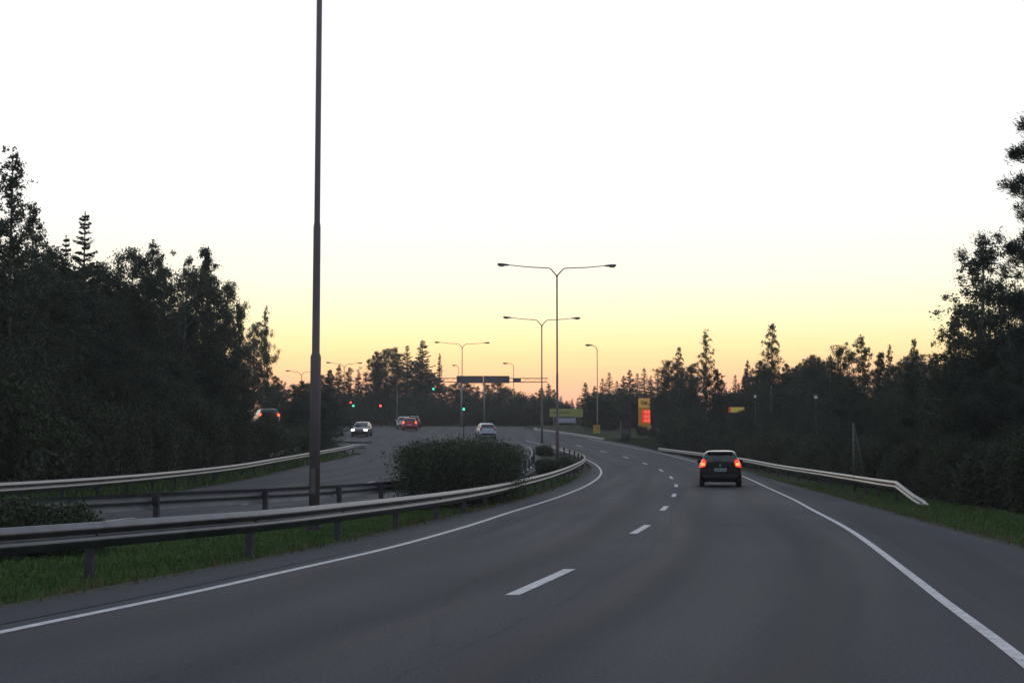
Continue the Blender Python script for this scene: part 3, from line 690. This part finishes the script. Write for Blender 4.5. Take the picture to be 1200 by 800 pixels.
for i, (px, Y) in enumerate(((705, 178), (716, 176), (752, 156), (764, 152), (776, 150), (790, 148), (802, 146), (728, 186), (690, 190))):
    shrub(UNDER[i % 3], at(px, Y), Y, .2, 'low dark bush near the price sign at the far road edge', 'low bushes around the petrol price sign')

# ------------------------------------------------------------------ shrubs in the median
big = shrub_mesh(61, 13.2, 2.6, 2.02, 90000, .06, 'shrub', .10, 150)
def place_shrub(me, X, Y, rzv, label, sx=1, sz=1):
    return shrub(me, X, Y, sx, label, 'shrubs in the median', rzv, sz)
place_shrub(big, -1.38, 46.6, R(78), 'big dark clipped-looking shrub in the median behind the silver guardrail')
place_shrub(shrub_mesh(62, 2.4, 1.6, .95, 7000, .07), -7.15, 22.3, R(50), 'small dark shrub at the left edge between the two median guardrails')
sml = shrub_mesh(63, 2.2, 1.8, 1.5, 5000, .12)
place_shrub(sml, 2.2, 83, 0, 'low dark shrub at the foot of the median tip, left of the tall double lamp', 0.8, .62)
place_shrub(sml, 3.1, 88, 1, 'low dark shrub right in front of the tall double lamp', .8, .65)
place_shrub(sml, 2.5, 118, 2, 'dark shrub at the foot of the second double lamp', .8, .6)
place_shrub(sml, 2.0, 94, 3, 'dark shrub near the tip of the median beside the curved rail end', .6, .45)

# ------------------------------------------------------------------ street lamps
def luminaire(root, base, side, L=.95):
    mb = MB(); y = 0
    prof = [(0, .05, .05), (.18, .09, .07), (.5, .15, .10), (.82, .15, .10), (.95, .07, .05)]
    vs = []; n = 8
    for d, w, h in prof:
        for k in range(n):
            a = 2 * math.pi * k / n; vs.append((base[0] + side * d * L, base[1] + math.cos(a) * w, base[2] + math.sin(a) * h + d * .04))
    fs = [(i * n + k, i * n + (k + 1) % n, (i + 1) * n + (k + 1) % n, (i + 1) * n + k) for i in range(len(prof) - 1) for k in range(n)]
    fs += [tuple(range(n)), tuple(range((len(prof) - 1) * n, len(prof) * n))]
    mb.add(vs, fs); o = mb.build('luminaire', M['lum'], root, True)
    MB().box((base[0] + side * .62 * L, base[1], base[2] - .085), (.4 * L, .2, .05), .015).build('lens', M['lens'], o)
def street_lamp(X, Y, H, label, arms=2, reach=3.6, rzv=0, pm='pole', r=(.11, .075, .055), steps=(.2, .45), rise=.75, z=None, group='street lamps along the roads'):
    root = empty('street_lamp', (X, Y, ground_z(X, Y) if z is None else z), rzv, label, 'street lamp', group)
    mb = MB(); a, b = steps[0] * H, steps[1] * H; Hp = H - rise
    mb.tube([(0, 0, -.2), (0, 0, a), (0, 0, a + .08), (0, 0, b), (0, 0, b + .08), (0, 0, Hp)], [r[0], r[0] * .97, r[1] * 1.08, r[1], r[2] * 1.1, r[2]], 12)
    mb.build('pole', M[pm], root, True)
    MB().box((0, -r[0] - .004, 1.0), (r[0] * .9, .03, .5), .008).build('service_door', M[pm], root)
    MB().tube([(0, 0, -.05), (0, 0, .12)], r[0] * 1.5, 12).build('base_collar', M['post'], root)
    for s in ((-1, 1) if arms == 2 else (-1,)):
        L = .85
        if arms == 2: pts = [(0, 0, Hp - .1), (s * .06, 0, Hp + .06), (s * .42, 0, Hp + .46), (s * .56, 0, Hp + .53), (s * reach * .5, 0, Hp + .60), (s * (reach - L), 0, Hp + .72)]
        else: pts = [(0, 0, Hp - .1), (0, 0, Hp + .2), (s * .12, 0, Hp + .5), (s * .4, 0, Hp + .66), (s * (reach - L), 0, Hp + .72)]
        MB().tube(pts, [.05, .045, .04, .036, .033, .03][:len(pts)], 8).build('arm', M[pm], root, True)
        luminaire(root, (s * (reach - L), 0, Hp + .72), s, L)
    return root
street_lamp(at(369.5, 30), 30, 13.2, 'thick brown street lamp pole nearest to the camera, its top cut by the frame', 2, 3.8, R(-8), r=(.112, .075, .056), steps=(.265, .465), rise=.75)
street_lamp(at(653, 102), 102, 13.65, 'tall double-armed street lamp in the median, the largest one seen whole', 2, 4.15, R(4))
street_lamp(at(635, 140), 140, 11.9, 'second double-armed street lamp, just left of the tallest whole one', 2, 3.7, R(6))
street_lamp(at(542, 210), 208, 11.7, 'double-armed street lamp above the left end of the dark overhead sign', 2, 3.9, R(8), z=rz(208))
street_lamp(at(700, 165), 165, 9.7, 'single-armed street lamp on the far right edge beyond the yellow-green sign', 1, 1.35, 0, 'pole_grey', (.08, .06, .045))
street_lamp(at(602, 222), 222, 9.2, 'single-armed street lamp just right of the overhead sign', 1, 1.65, 0, 'pole_grey', (.08, .06, .045))
street_lamp(at(537.5, 262), 262, 11.0, 'tiny single-armed street lamp left of the far double lamp', 1, 1.2, 0, 'pole_grey', (.08, .06, .045))
street_lamp(at(403, 232), 232, 9.9, 'small double-armed street lamp right of the thick pole, above the far trees', 2, 2.85, R(10), z=rz(232))
street_lamp(at(353, 252), 252, 9.6, 'small double-armed street lamp left of the thick pole, faint in the orange sky', 2, 2.7, R(10), z=rz(252))
street_lamp(at(464, 206), 208, 5.6, 'short grey lamp post in front of the dark tree block, left of the red car', 1, 1.0, R(90), 'pole_grey', (.06, .05, .04))
for px, py, Y, lb in ((885, 465, 104, 'small lit yard lamp seen above the dark hatchback among the trees'), (956, 466, 86, 'pale lit yard lamp in front of the right forest')):
    X = at(px, Y); g = ground_z(X, Y); zt = top(py, Y)
    X = at(px, Y)
    r = empty('yard_lamp', (X, Y, g), 0, lb, 'lamp', 'yard lamps in the right forest')
    MB().tube([(0, 0, -.1), (0, 0, zt - g)], [.03, .022], 8).build('pole', M['cabinet'], r, True)
    hd = MB().tube([(0, 0, zt - g + .1), (0, 0, zt - g + .22)], [.2, .06], 12).build('lamp_hood', M['cabinet'], r, True)
    MB().tube([(0, 0, zt - g - .06), (0, 0, zt - g), (0, 0, zt - g + .1)], [.04, .09, .08], 12).build('lamp_globe', M['yard'], r, True)

# ------------------------------------------------------------------ overhead sign gantry
Y = 200; gz = rz(Y); xg = at(563, Y)
g = empty('sign_gantry', (xg, Y, gz), R(0), 'overhead gantry carrying a long dark sign seen from behind', 'sign gantry')
zb = top(449, Y) - gz; zt = top(440.5, Y) - gz
x0, x1 = at(510, Y) - xg, at(642, Y) - xg
for px in (540.5, 567.5):
    x = at(px, Y) - xg; MB().tube([(x, .18, -.1), (x, .18, zt + .05)], [.12, .09], 10).build('post', M['pole_grey'], g, True)
mb = MB()
for dz_ in (.25, .75): mb.tube([(x0, .08, zb + dz_ - .1), (x1, .08, zb + dz_ - .1)], .055, 8)
n = 22
for i in range(n):
    xa = x0 + (x1 - x0) * i / n; xb = x0 + (x1 - x0) * (i + 1) / n; u, w = (.15, .65) if i % 2 else (.65, .15)
    mb.tube([(xa, .08, zb + u), (xb, .08, zb + w)], .022, 5)
mb.build('truss_beam', M['sign_grey'], g, True)
for xa, xb in ((535, 566.2), (566.6, 597)):
    a, b = at(xa, Y) - xg, at(xb, Y) - xg; h = zt - zb
    p = MB().box(((a + b) / 2, -.06, (zb + zt) / 2), (b - a, .06, h), .015).build('sign_board', M['sign_grey'], g)
    q = MB()
    for k in range(3): q.box(((a + b) / 2, -.105, zb + h * (.2 + .3 * k)), (b - a - .1, .03, .05), .008)
    q.build('stiffener', M['sign_grey'], p)
a, b = at(601, Y) - xg, at(610.5, Y) - xg
MB().box(((a + b) / 2, -.06, zb + .42), (b - a, .07, .52), .02).build('sign_board', M['sign_grey'], g)

# ------------------------------------------------------------------ traffic lights
def traffic_light(X, Y, zh, lit, label, pole=True, gz=None, sc=1.0, yaw=0):
    g0 = rz(Y) if gz is None else gz
    r = empty('traffic_light', (X, Y, g0), yaw, label, 'traffic light', 'traffic lights at the junction'); h = zh - g0
    off = {'red': .30, 'amber': 0, 'green': -.30}[lit]; c = h - off * sc
    if pole: MB().tube([(0, .12, -.1), (0, .12, c + .5 * sc)], [.06, .055], 10).build('post', M['post'], r, True)
    else:
        MB().tube([(0, .12, c + .4 * sc), (0, .12, c + 1.5)], .03, 8).build('hanger', M['post'], r, True)
    MB().box((0, 0, c), (.30 * sc, .2 * sc, .92 * sc), .04).build('housing', M['black'], r)
    for nm, dz_, on, of in (('red', .30, 'red_lit', 'lens_off'), ('amber', 0, None, 'lens_off'), ('green', -.30, 'green_lit', 'lens_off')):
        z = c + dz_ * sc; m = M[on] if nm == lit else M[of]
        l = MB().disc((0, -.1 * sc - .012, z), .125 * sc, 'y', .03, 20).build('lens', m, r)
        vb = MB(); pr = [(math.cos(t) * .13 * sc, math.sin(t) * .13 * sc) for t in np.linspace(-.3, math.pi + .3, 14)]
        v = []; 
        for xx, zz in pr: v += [(xx, -.1 * sc - .002, z + zz), (xx, -.1 * sc - .16, z + zz)]
        vb.add(v, [(2 * i, 2 * i + 1, 2 * i + 3, 2 * i + 2) for i in range(len(pr) - 1)]).build('visor', M['black'], l)
    return r
traffic_light(at(411, 192), 192, top(471.5, 192), 'red', 'traffic light showing red, leftmost, above the car with headlights on', sc=1.1)
traffic_light(at(414.3, 196), 196, top(475.5, 196), 'green', 'traffic light showing pale green tucked behind the leftmost red one', sc=1.1)
traffic_light(at(446, 196), 196, top(475.5, 196), 'red', 'traffic light showing red on a post left of the red car', sc=1.1)
traffic_light(at(508, 200), 199.6, top(456, 200), 'green', 'traffic light showing green, hung from the left end of the overhead gantry', pole=False, gz=rz(200), sc=1.1)
traffic_light(at(543.5, 154), 154, top(479.5, 154), 'green', 'traffic light showing green on a post left of the silver car', sc=1.0)

# ------------------------------------------------------------------ signs and roadside furniture
Y = 168; xs_ = at(663.5, Y); gz = ground_z(xs_, Y); s = Y / 1750
r = empty('direction_sign', (xs_, Y, gz), 0, 'wide yellow-green road sign on posts above a small pale one beyond the curve', 'road sign')
zb, zt = top(488.5, Y) - gz, top(479, Y) - gz; w = 39 * s
for px in (649, 674): MB().tube([(at(px, Y) - xs_, .1, -.1), (at(px, Y) - xs_, .1, zt - .05)], .05, 8).build('post', M['pole_grey'], r, True)
MB().box((0, 0, (zb + zt) / 2), (w, .05, zt - zb), .02).build('sign_panel', M['yel'], r)
mb = MB(); rr = random.Random(4); x = -w * .42                     # faded dark lettering, too small in the photograph to read
while x < w * .1:
    k = rr.uniform(.05, .1); mb.box((x, -.029, (zb + zt) / 2 + .02), (k, .008, .26 * rr.uniform(.8, 1))); x += k + .06
mb.build('lettering', mat('sign_lettering', (.12, .13, .04), .6), r)
a, b = at(654, Y) - xs_, at(674.5, Y) - xs_; z0, z1 = top(495.5, Y) - gz, top(489.8, Y) - gz
MB().box(((a + b) / 2, 0, (z0 + z1) / 2), (b - a, .05, z1 - z0), .022).build('lower_panel', mat('sign_lower_pale', (.42, .42, .48), .5), r)

Y = 165; xp = at(755, Y); gz = ground_z(xp, Y); s = Y / 1750
r = empty('price_sign', (xp, Y, gz - .1), R(-4), 'yellow petrol station price pylon with glowing red price digits', 'price sign')
H = top(466.5, Y) - gz + .1; W = 14.2 * s
MB().box((0, .02, H / 2), (W, .34, H), .03).build('pylon_body', M['amber'], r)
z1, z0 = H - .08, H - .08 - 10.2 * s
pn = MB().box((0, -.165, (z0 + z1) / 2), (W * .9, .06, z1 - z0), .02).build('name_panel', M['amber2'], r)
text_mesh('St1', .62, 'lettering', mat('sign_brown_ink', (.16, .06, .015), .6), pn, (0, -.199, (z0 + z1) / 2), .004, .012)
zr1, zr0 = H - 13.8 * s, H - 29 * s; xc = W * .14; wr = W * .68
pp = MB().box((xc, -.165, (zr0 + zr1) / 2), (wr, .06, zr1 - zr0), .015).build('price_panel', M['led_back'], r)
SEG = {'0': 'abcdef', '1': 'bc', '2': 'abged', '3': 'abgcd', '4': 'fgbc', '5': 'afgcd', '6': 'afgedc', '7': 'abc', '8': 'abcdefg', '9': 'abcdfg'}
def digit(mb, ch, x, z, w, h, y, t):
    for sgm in SEG[ch]:
        cx, cz, sx, sz = {'a': (0, h / 2, w, t), 'g': (0, 0, w, t), 'd': (0, -h / 2, w, t), 'f': (-w / 2, h / 4, t, h / 2), 'b': (w / 2, h / 4, t, h / 2), 'e': (-w / 2, -h / 4, t, h / 2), 'c': (w / 2, -h / 4, t, h / 2)}[sgm]
        mb.box((x + cx, y, z + cz), (sx, .012, sz))
hh = (zr1 - zr0) / 3
for i, num in enumerate(('159', '152', '149')):
    mb = MB(); z = zr1 - hh * (i + .5)
    for k, ch in enumerate(num): digit(mb, ch, xc + (k - 1) * wr * .3, z, wr * .17, hh * .62, -.204, .045)
    mb.build('price_digits', M['led'], pp)

Y = 160; X = at(699, Y)
r = empty('utility_box', (X, Y, ground_z(X, Y)), 0, 'small yellow box on a foot at the far road edge, under the single-armed lamp', 'box')
hz = top(498.5, Y) - ground_z(X, Y)
MB().box((0, 0, hz - .42), (.72, .45, .84), .04).build('box_body', M['yellow'], r); MB().box((0, 0, hz + .02), (.8, .53, .05), .015).build('lid', M['yellow'], r)
MB().tube([(0, 0, -.1), (0, 0, hz - .83)], .09, 10).build('foot', M['post'], r); MB().box((.12, -.232, hz - .42), (.3, .012, .5), .004).build('door_panel', mat('yellow_shade', (.5, .32, .06), .5), r)
Y = 150; X = at(732.5, Y); gz = ground_z(X, Y); hz = top(495.5, Y) - gz
r = empty('utility_cabinet', (X, Y, gz), R(8), 'dark tall cabinet with a paler panel left of the petrol price sign', 'cabinet')
MB().box((0, 0, hz / 2), (.95, .6, hz), .04).build('cabinet_body', M['cabinet'], r); MB().box((0, 0, hz + .03), (1.05, .7, .06), .02).build('roof', M['cabinet'], r)
MB().box((.0, -.304, hz * .42), (.66, .012, .5), .004).build('door_panel', M['cab_panel'], r)
for px, py0, Y, w, m, lb in ((762.3, 499, 158, .11, 'white', 'thin white marker post at the right foot of the price sign'),
                            (784.5, 499.5, 152, .34, 'sign_grey', 'broad grey post right of the price sign'),
                            (390.5, 503, 150, .3, 'white', 'short white marker post at the corner clump beside the oncoming car')):
    X = at(px, Y); gz = ground_z(X, Y); h = top(py0, Y) - gz
    r = empty('marker_post', (X, Y, gz), 0, lb, 'post', 'posts beside the far road')
    MB().box((0, 0, h / 2 - .1), (w, w * .55, h + .2), .02).build('post_body', M[m], r); MB().box((0, -w * .28 - .004, h * .8), (w * .6, .01, h * .12)).build('reflector', M['reflector'] if m == 'sign_grey' else M['cab_panel'], r)
Y = 128; X = at(864, Y); gz = ground_z(X, Y)
r = empty('lit_sign', (X, Y, gz), 0, 'pale yellow lit sign with a red end among the trees above the dark hatchback', 'sign')
zc = top(480.3, Y) - gz; s = Y / 1750
MB().tube([(0, .1, -.2), (0, .1, zc + .1)], .06, 8).build('post', M['cabinet'], r, True)
MB().box((0, 0, zc), (16.5 * s, .16, 6.2 * s), .03).build('sign_panel', M['yel_lit'], r)
MB().box((-9.4 * s, 0, zc), (2.2 * s, .16, 6.2 * s), .03).build('red_end', mat('sign_red_lit', (.4, .03, .02), .5, emit=(1, .06, .04), estr=.15), r)
MB().box((0, 0, zc - 4.5 * s), (19 * s, .1, 1.2 * s), .01).build('lower_frame', M['cabinet'], r)
# wooden pole with a stay at the edge of the right forest
Y = 66; X = at(999.5, Y); gz = ground_z(X, Y)
r = empty('utility_pole', (X, Y, gz), 0, 'grey wooden pole with a slanting stay at the foot of the right forest', 'pole')
MB().tube([(0, 0, -.2), (0, 0, top(496, Y) - gz)], [.055, .045], 10).build('pole', M['cab_panel'], r, True)
MB().tube([(.06, 0, top(501, Y) - gz), (.5, -.3, -.1)], .022, 6).build('stay', M['cab_panel'], r, True)

# ------------------------------------------------------------------ cars
def paint(name, col, metal=.3, rough=.3, coat=.5): return mat(name, col, rough, metal, .5 if coat > .3 else .14, coat=coat)
def rrect(hw, yr, yf, rad, n=5):
    """rounded rectangle outline, counter-clockwise from the rear right corner"""
    pts = []
    for cx, cy, a0 in ((hw - rad, yr + rad, -90), (hw - rad, yf - rad, 0), (-hw + rad, yf - rad, 90), (-hw + rad, yr + rad, 180)):
        for k in range(n + 1):
            a = R(a0 + 90 * k / n); pts.append((cx + rad * math.cos(a), cy + rad * math.sin(a)))
    return pts
def interp(tab, z):
    for a, b in zip(tab, tab[1:]):
        if z <= b[0]:
            t = (z - a[0]) / (b[0] - a[0]); return [p + (q - p) * t for p, q in zip(a[1:], b[1:])]
    return list(tab[-1][1:])
# height: half width, rear y, front y, corner radius
LOW = [(.20, .76, -1.84, 1.84, .20), (.30, .83, -1.95, 1.95, .22), (.45, .858, -2.0, 2.0, .25), (.58, .865, -1.985, 1.99, .28), (.70, .868, -1.95, 1.92, .30), (.80, .862, -1.93, 1.74, .32), (.88, .85, -1.92, 1.42, .34), (.95, .83, -1.90, 1.12, .34), (.99, .80, -1.87, 1.00, .34)]
TOPT = [(.95, .795, -1.86, 1.02, .22), (1.10, .745, -1.78, .78, .22), (1.25, .69, -1.67, .52, .22), (1.36, .645, -1.57, .33, .22), (1.42, .60, -1.53, .18, .24), (1.46, .52, -1.40, .02, .28), (1.475, .40, -1.15, -.2, .30)]
def loft(tab, cap=True):
    zs = []
    for a, b in zip(tab, tab[1:]): zs += list(np.linspace(a[0], b[0], 3)[:-1])
    zs.append(tab[-1][0]); v = []; f = []; n = None
    for z in zs:
        hw, yr, yf, rad = interp(tab, z); o = rrect(hw, yr, yf, rad); n = len(o); v += [(x, y, z) for x, y in o]
    for i in range(len(zs) - 1):
        for k in range(n): f.append((i * n + k, i * n + (k + 1) % n, (i + 1) * n + (k + 1) % n, (i + 1) * n + k))
    f += [tuple(range(n))[::-1], tuple(range((len(zs) - 1) * n, len(zs) * n))]
    return v, f
def patch(fn, us, zs):
    v = [fn(u, z) for z in zs for u in us]; n = len(us)
    return v, [(j * n + i, j * n + i + 1, (j + 1) * n + i + 1, (j + 1) * n + i) for j in range(len(zs) - 1) for i in range(n - 1)]
def make_car(X, Y, yaw, col, label, tail=True, head=False, detail=True, z=None, hi=1.0, metal=.3, mname=None, sx=1.0):
    pm = paint('car_paint_' + (mname or 'dark'), col, metal, .3, .06 if mname == 'black' else .5)
    r = empty('car', (X, Y, rz(Y) + .006 if z is None else z), yaw, label, 'car', None)
    r.scale = (sx, 1, hi)
    slope = (rz(Y + 2) - rz(Y - 2)) / 4 if z is None else 0
    r.rotation_euler = (math.atan(slope) * math.cos(yaw), 0, yaw)
    v, f = loft(LOW); mb = MB().add(v, f); v, f = loft(TOPT); mb.add(v, f)
    body = autosmooth(mb.build('body', pm, r), 42)
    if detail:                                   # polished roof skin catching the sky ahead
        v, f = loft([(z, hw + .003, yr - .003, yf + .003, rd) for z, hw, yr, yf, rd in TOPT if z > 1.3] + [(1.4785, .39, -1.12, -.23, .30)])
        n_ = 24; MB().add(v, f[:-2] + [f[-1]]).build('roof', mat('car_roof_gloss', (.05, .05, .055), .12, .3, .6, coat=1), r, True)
    g = M['glass']; e = .007
    def rear(u, z): hw, yr, yf, rad = interp(TOPT, z); return (u * (hw - .05), yr + .10 * max(0, abs(u) - .75) - e, z)
    def frontw(u, z): hw, yr, yf, rad = interp(TOPT, z); return (-u * (hw - .09), yf + e - .10 * max(0, abs(u) - .75), z)
    v, f = patch(rear, np.linspace(-1, 1, 13), np.linspace(1.02, 1.375, 6)); rw = MB().add(v, f).build('rear_window', g, r, True)
    v, f = patch(frontw, np.linspace(-1, 1, 13), np.linspace(1.0, 1.38, 6)); MB().add(v, f).build('windscreen', g, r, True)
    for s in (-1, 1):
        def side(ya, yb, s=s):
            def fn(u, z):
                hw, yr, yf, rad = interp(TOPT, z); lo, hi_ = yr + .30, yf - .20
                return (s * (hw + e), max(lo, ya) + (min(hi_, yb) - max(lo, ya)) * (u if s > 0 else 1 - u), z)
            return fn
        for ya, yb in ((-1.5, -.62), (-.55, .9)):
            v, f = patch(side(ya, yb), np.linspace(0, 1, 6), np.linspace(1.0, 1.36, 5)); MB().add(v, f).build('side_window', g, r, True)
        for y in (-1.22, 1.25):
            ar = MB().disc((s * .80, y, .32), .36, 'x', .145, 24).build('wheel_arch', M['black'], r)
            w = empty('wheel', (s * .775, y, .305)); w.parent = r
            pts = [(-.1, .24), (-.1, .29), (-.07, .305), (.07, .305), (.1, .29), (.1, .24)]; n = 28; tv = []; tf = []
            for dx, rad in pts:
                for k in range(n):
                    a = 2 * math.pi * k / n; tv.append((s * dx, math.cos(a) * rad, math.sin(a) * rad))
            for i in range(len(pts) - 1):
                for k in range(n): tf.append((i * n + k, i * n + (k + 1) % n, (i + 1) * n + (k + 1) % n, (i + 1) * n + k))
            tf += [tuple(range(n)), tuple(range((len(pts) - 1) * n, len(pts) * n))]
            MB().add(tv, tf).build('tyre', M['rubber'], w, True)
            if detail:
                rb = MB().disc((s * .102, 0, 0), .19, 'x', .012, 24)
                for k in range(5):
                    a = k * 2 * math.pi / 5; rb.tube([(s * .112, 0, 0), (s * .112, math.cos(a) * .17, math.sin(a) * .17)], .022, 5)
                rb.build('rim', M['rim'], w)
        # lamps
        lp = MB(); hwz = lambda z: interp(LOW, z)[0]
        prof = [(.80, .02), (.80, .2), (.9, .235), (1.0, .21), (1.1, .12), (1.12, .05)]
        tv = []
        def lampv(z, inset, dy): return (s * (interp(LOW, min(z, .985))[0] - inset - (max(0, z - .98)) * .28), -1.93 + max(0, z - .85) * .2 + dy, z)
        outer = [lampv(.80, -.012, .10), lampv(.95, -.012, .14), lampv(1.12, .012, .24)]
        corner = [lampv(.80, .03, -.03), lampv(.95, .03, -.02), lampv(1.12, .06, .0)]
        inner = [lampv(.83, .20, -.028), lampv(.95, .225, -.02), lampv(1.06, .15, -.01)]
        tv = outer + corner + inner
        back = [(x * .9, y + .16, z) for x, y, z in tv]
        F = [(0, 3, 4, 1), (1, 4, 5, 2), (3, 6, 7, 4), (4, 7, 8, 5), (0, 9, 12, 3), (3, 12, 15, 6), (2, 5, 14, 11), (5, 8, 17, 14), (6, 15, 16, 7), (7, 16, 17, 8), (0, 1, 10, 9), (1, 2, 11, 10)]
        tl = MB().add(tv + back, F).build('tail_light', M['tail'] if tail else M['tail_off'], r)
        if tail: MB().box((s * (.72), -1.957, .93), (.15, .03, .12), .012).build('bulb', M['tail_core'], tl)
        MB().box((s * .66, -2.0, .47), (.15, .02, .055), .008).build('reflector', M['reflector'], r)
        hl = MB().box((s * .66, 1.885, .70), (.34, .16, .17), .05).build('headlight', M['head'] if head else M['head_off'], r)
        m_ = MB().box((s * .885, .62, 1.0), (.2, .09, .14), .035).build('mirror', pm, r)
    MB().box((0, -2.012, .44), (1.36, .03, .13), .012).build('bumper_strip', M['black'], r)
    pl = MB().box((0, -1.965, .70), (.50, .02, .125), .006).build('number_plate', M['plate'], r)
    if detail:
        mb = MB(); x = -.2
        for k, w in enumerate((.045, .05, .045, .02, .05, .045, .05)): mb.box((x + w / 2, -1.977, .70), (w, .006, .07 if k != 3 else .012)); x += w + .018
        mb.build('plate_marks', mat('plate_marks', (.12, .12, .13), .6), pl)
        MB().tube([(0, -1.945, .885), (0, -1.925, .885)], [.045, .05], 16).build('badge', M['chrome'], r)
        MB().tube([(.04, -1.86, 1.03), (-.3, -1.80, 1.09)], .012, 6).build('wiper', M['black'], r)
        MB().box((0, -1.585, 1.415), (1.06, .18, .035), .012).build('spoiler', pm, r)
        MB().box((0, -1.69, 1.392), (.3, .02, .02), .004).build('high_stop_light', M['tail_off'], r)
        MB().tube([(-.45, -1.85, .24), (-.45, -2.0, .23)], .03, 10).build('exhaust', M['chrome'], r)
    MB().box((0, 1.985, .42), (.9, .04, .2), .015).build('grille', M['black'], r)
    return r
make_car(8.72, 62.8, R(-7.6), (.0045, .005, .0065), 'dark hatchback with lit tail lights driving ahead in the right lane', mname='black', metal=0, sx=.97)
make_car(-2.72, 153, R(9), (.42, .44, .5), 'silver hatchback driving away just behind the big median shrub', tail=False, detail=False, mname='silver')
make_car(-15.7, 156.5, R(177), (.035, .036, .04), 'oncoming dark car with both headlights on', tail=False, head=True, detail=False, mname='grey', metal=0)
make_car(-12.05, 176.5, R(3), (.38, .02, .016), 'red car with bright tail lights waiting at the far side of the junction', detail=False, mname='red')
make_car(-13.5, 186, R(6), (.5, .5, .5), 'pale car half hidden behind the red car, on its left', tail=False, detail=False, mname='pale')
make_car(-12.75, 194, R(0), (.03, .03, .035), 'dark car behind the red car, only its right edge showing', tail=False, detail=False, mname='dark')
sideroad_z = top(497, 122)
make_car(at(312, 122), 122, R(18), (.012, .012, .014), 'dark car with lit tail lights in a gap, right end of the left forest', tail=True, head=False, detail=False, z=ground_z(at(312, 122), 122) - .15, mname='gap', metal=0)

for dx, dy in ((-1.1, -4.5), (.9, -4.2)):
    shrub(UNDER[1], at(312, 122) + dx, 122 + dy, .3, 'small bush in front of the car in the gap of the left forest', 'bushes before the gap in the left forest')
# ------------------------------------------------------------------ evening air
hm = bpy.data.materials.new('evening_haze'); hm.use_nodes = True; hn = hm.node_tree.nodes
hn.remove(hn['Principled BSDF']); pv = hn.new('ShaderNodeVolumePrincipled')
pv.inputs['Color'].default_value = (.95, .93, .93, 1); pv.inputs['Density'].default_value = .0004; pv.inputs['Anisotropy'].default_value = .2
hm.node_tree.links.new(pv.outputs[0], hn['Material Output'].inputs['Volume'])
tag(MB().box((0, 360, 13), (1040, 1140, 32)).build('haze', hm), 'thin evening haze', 'haze', kind='stuff')
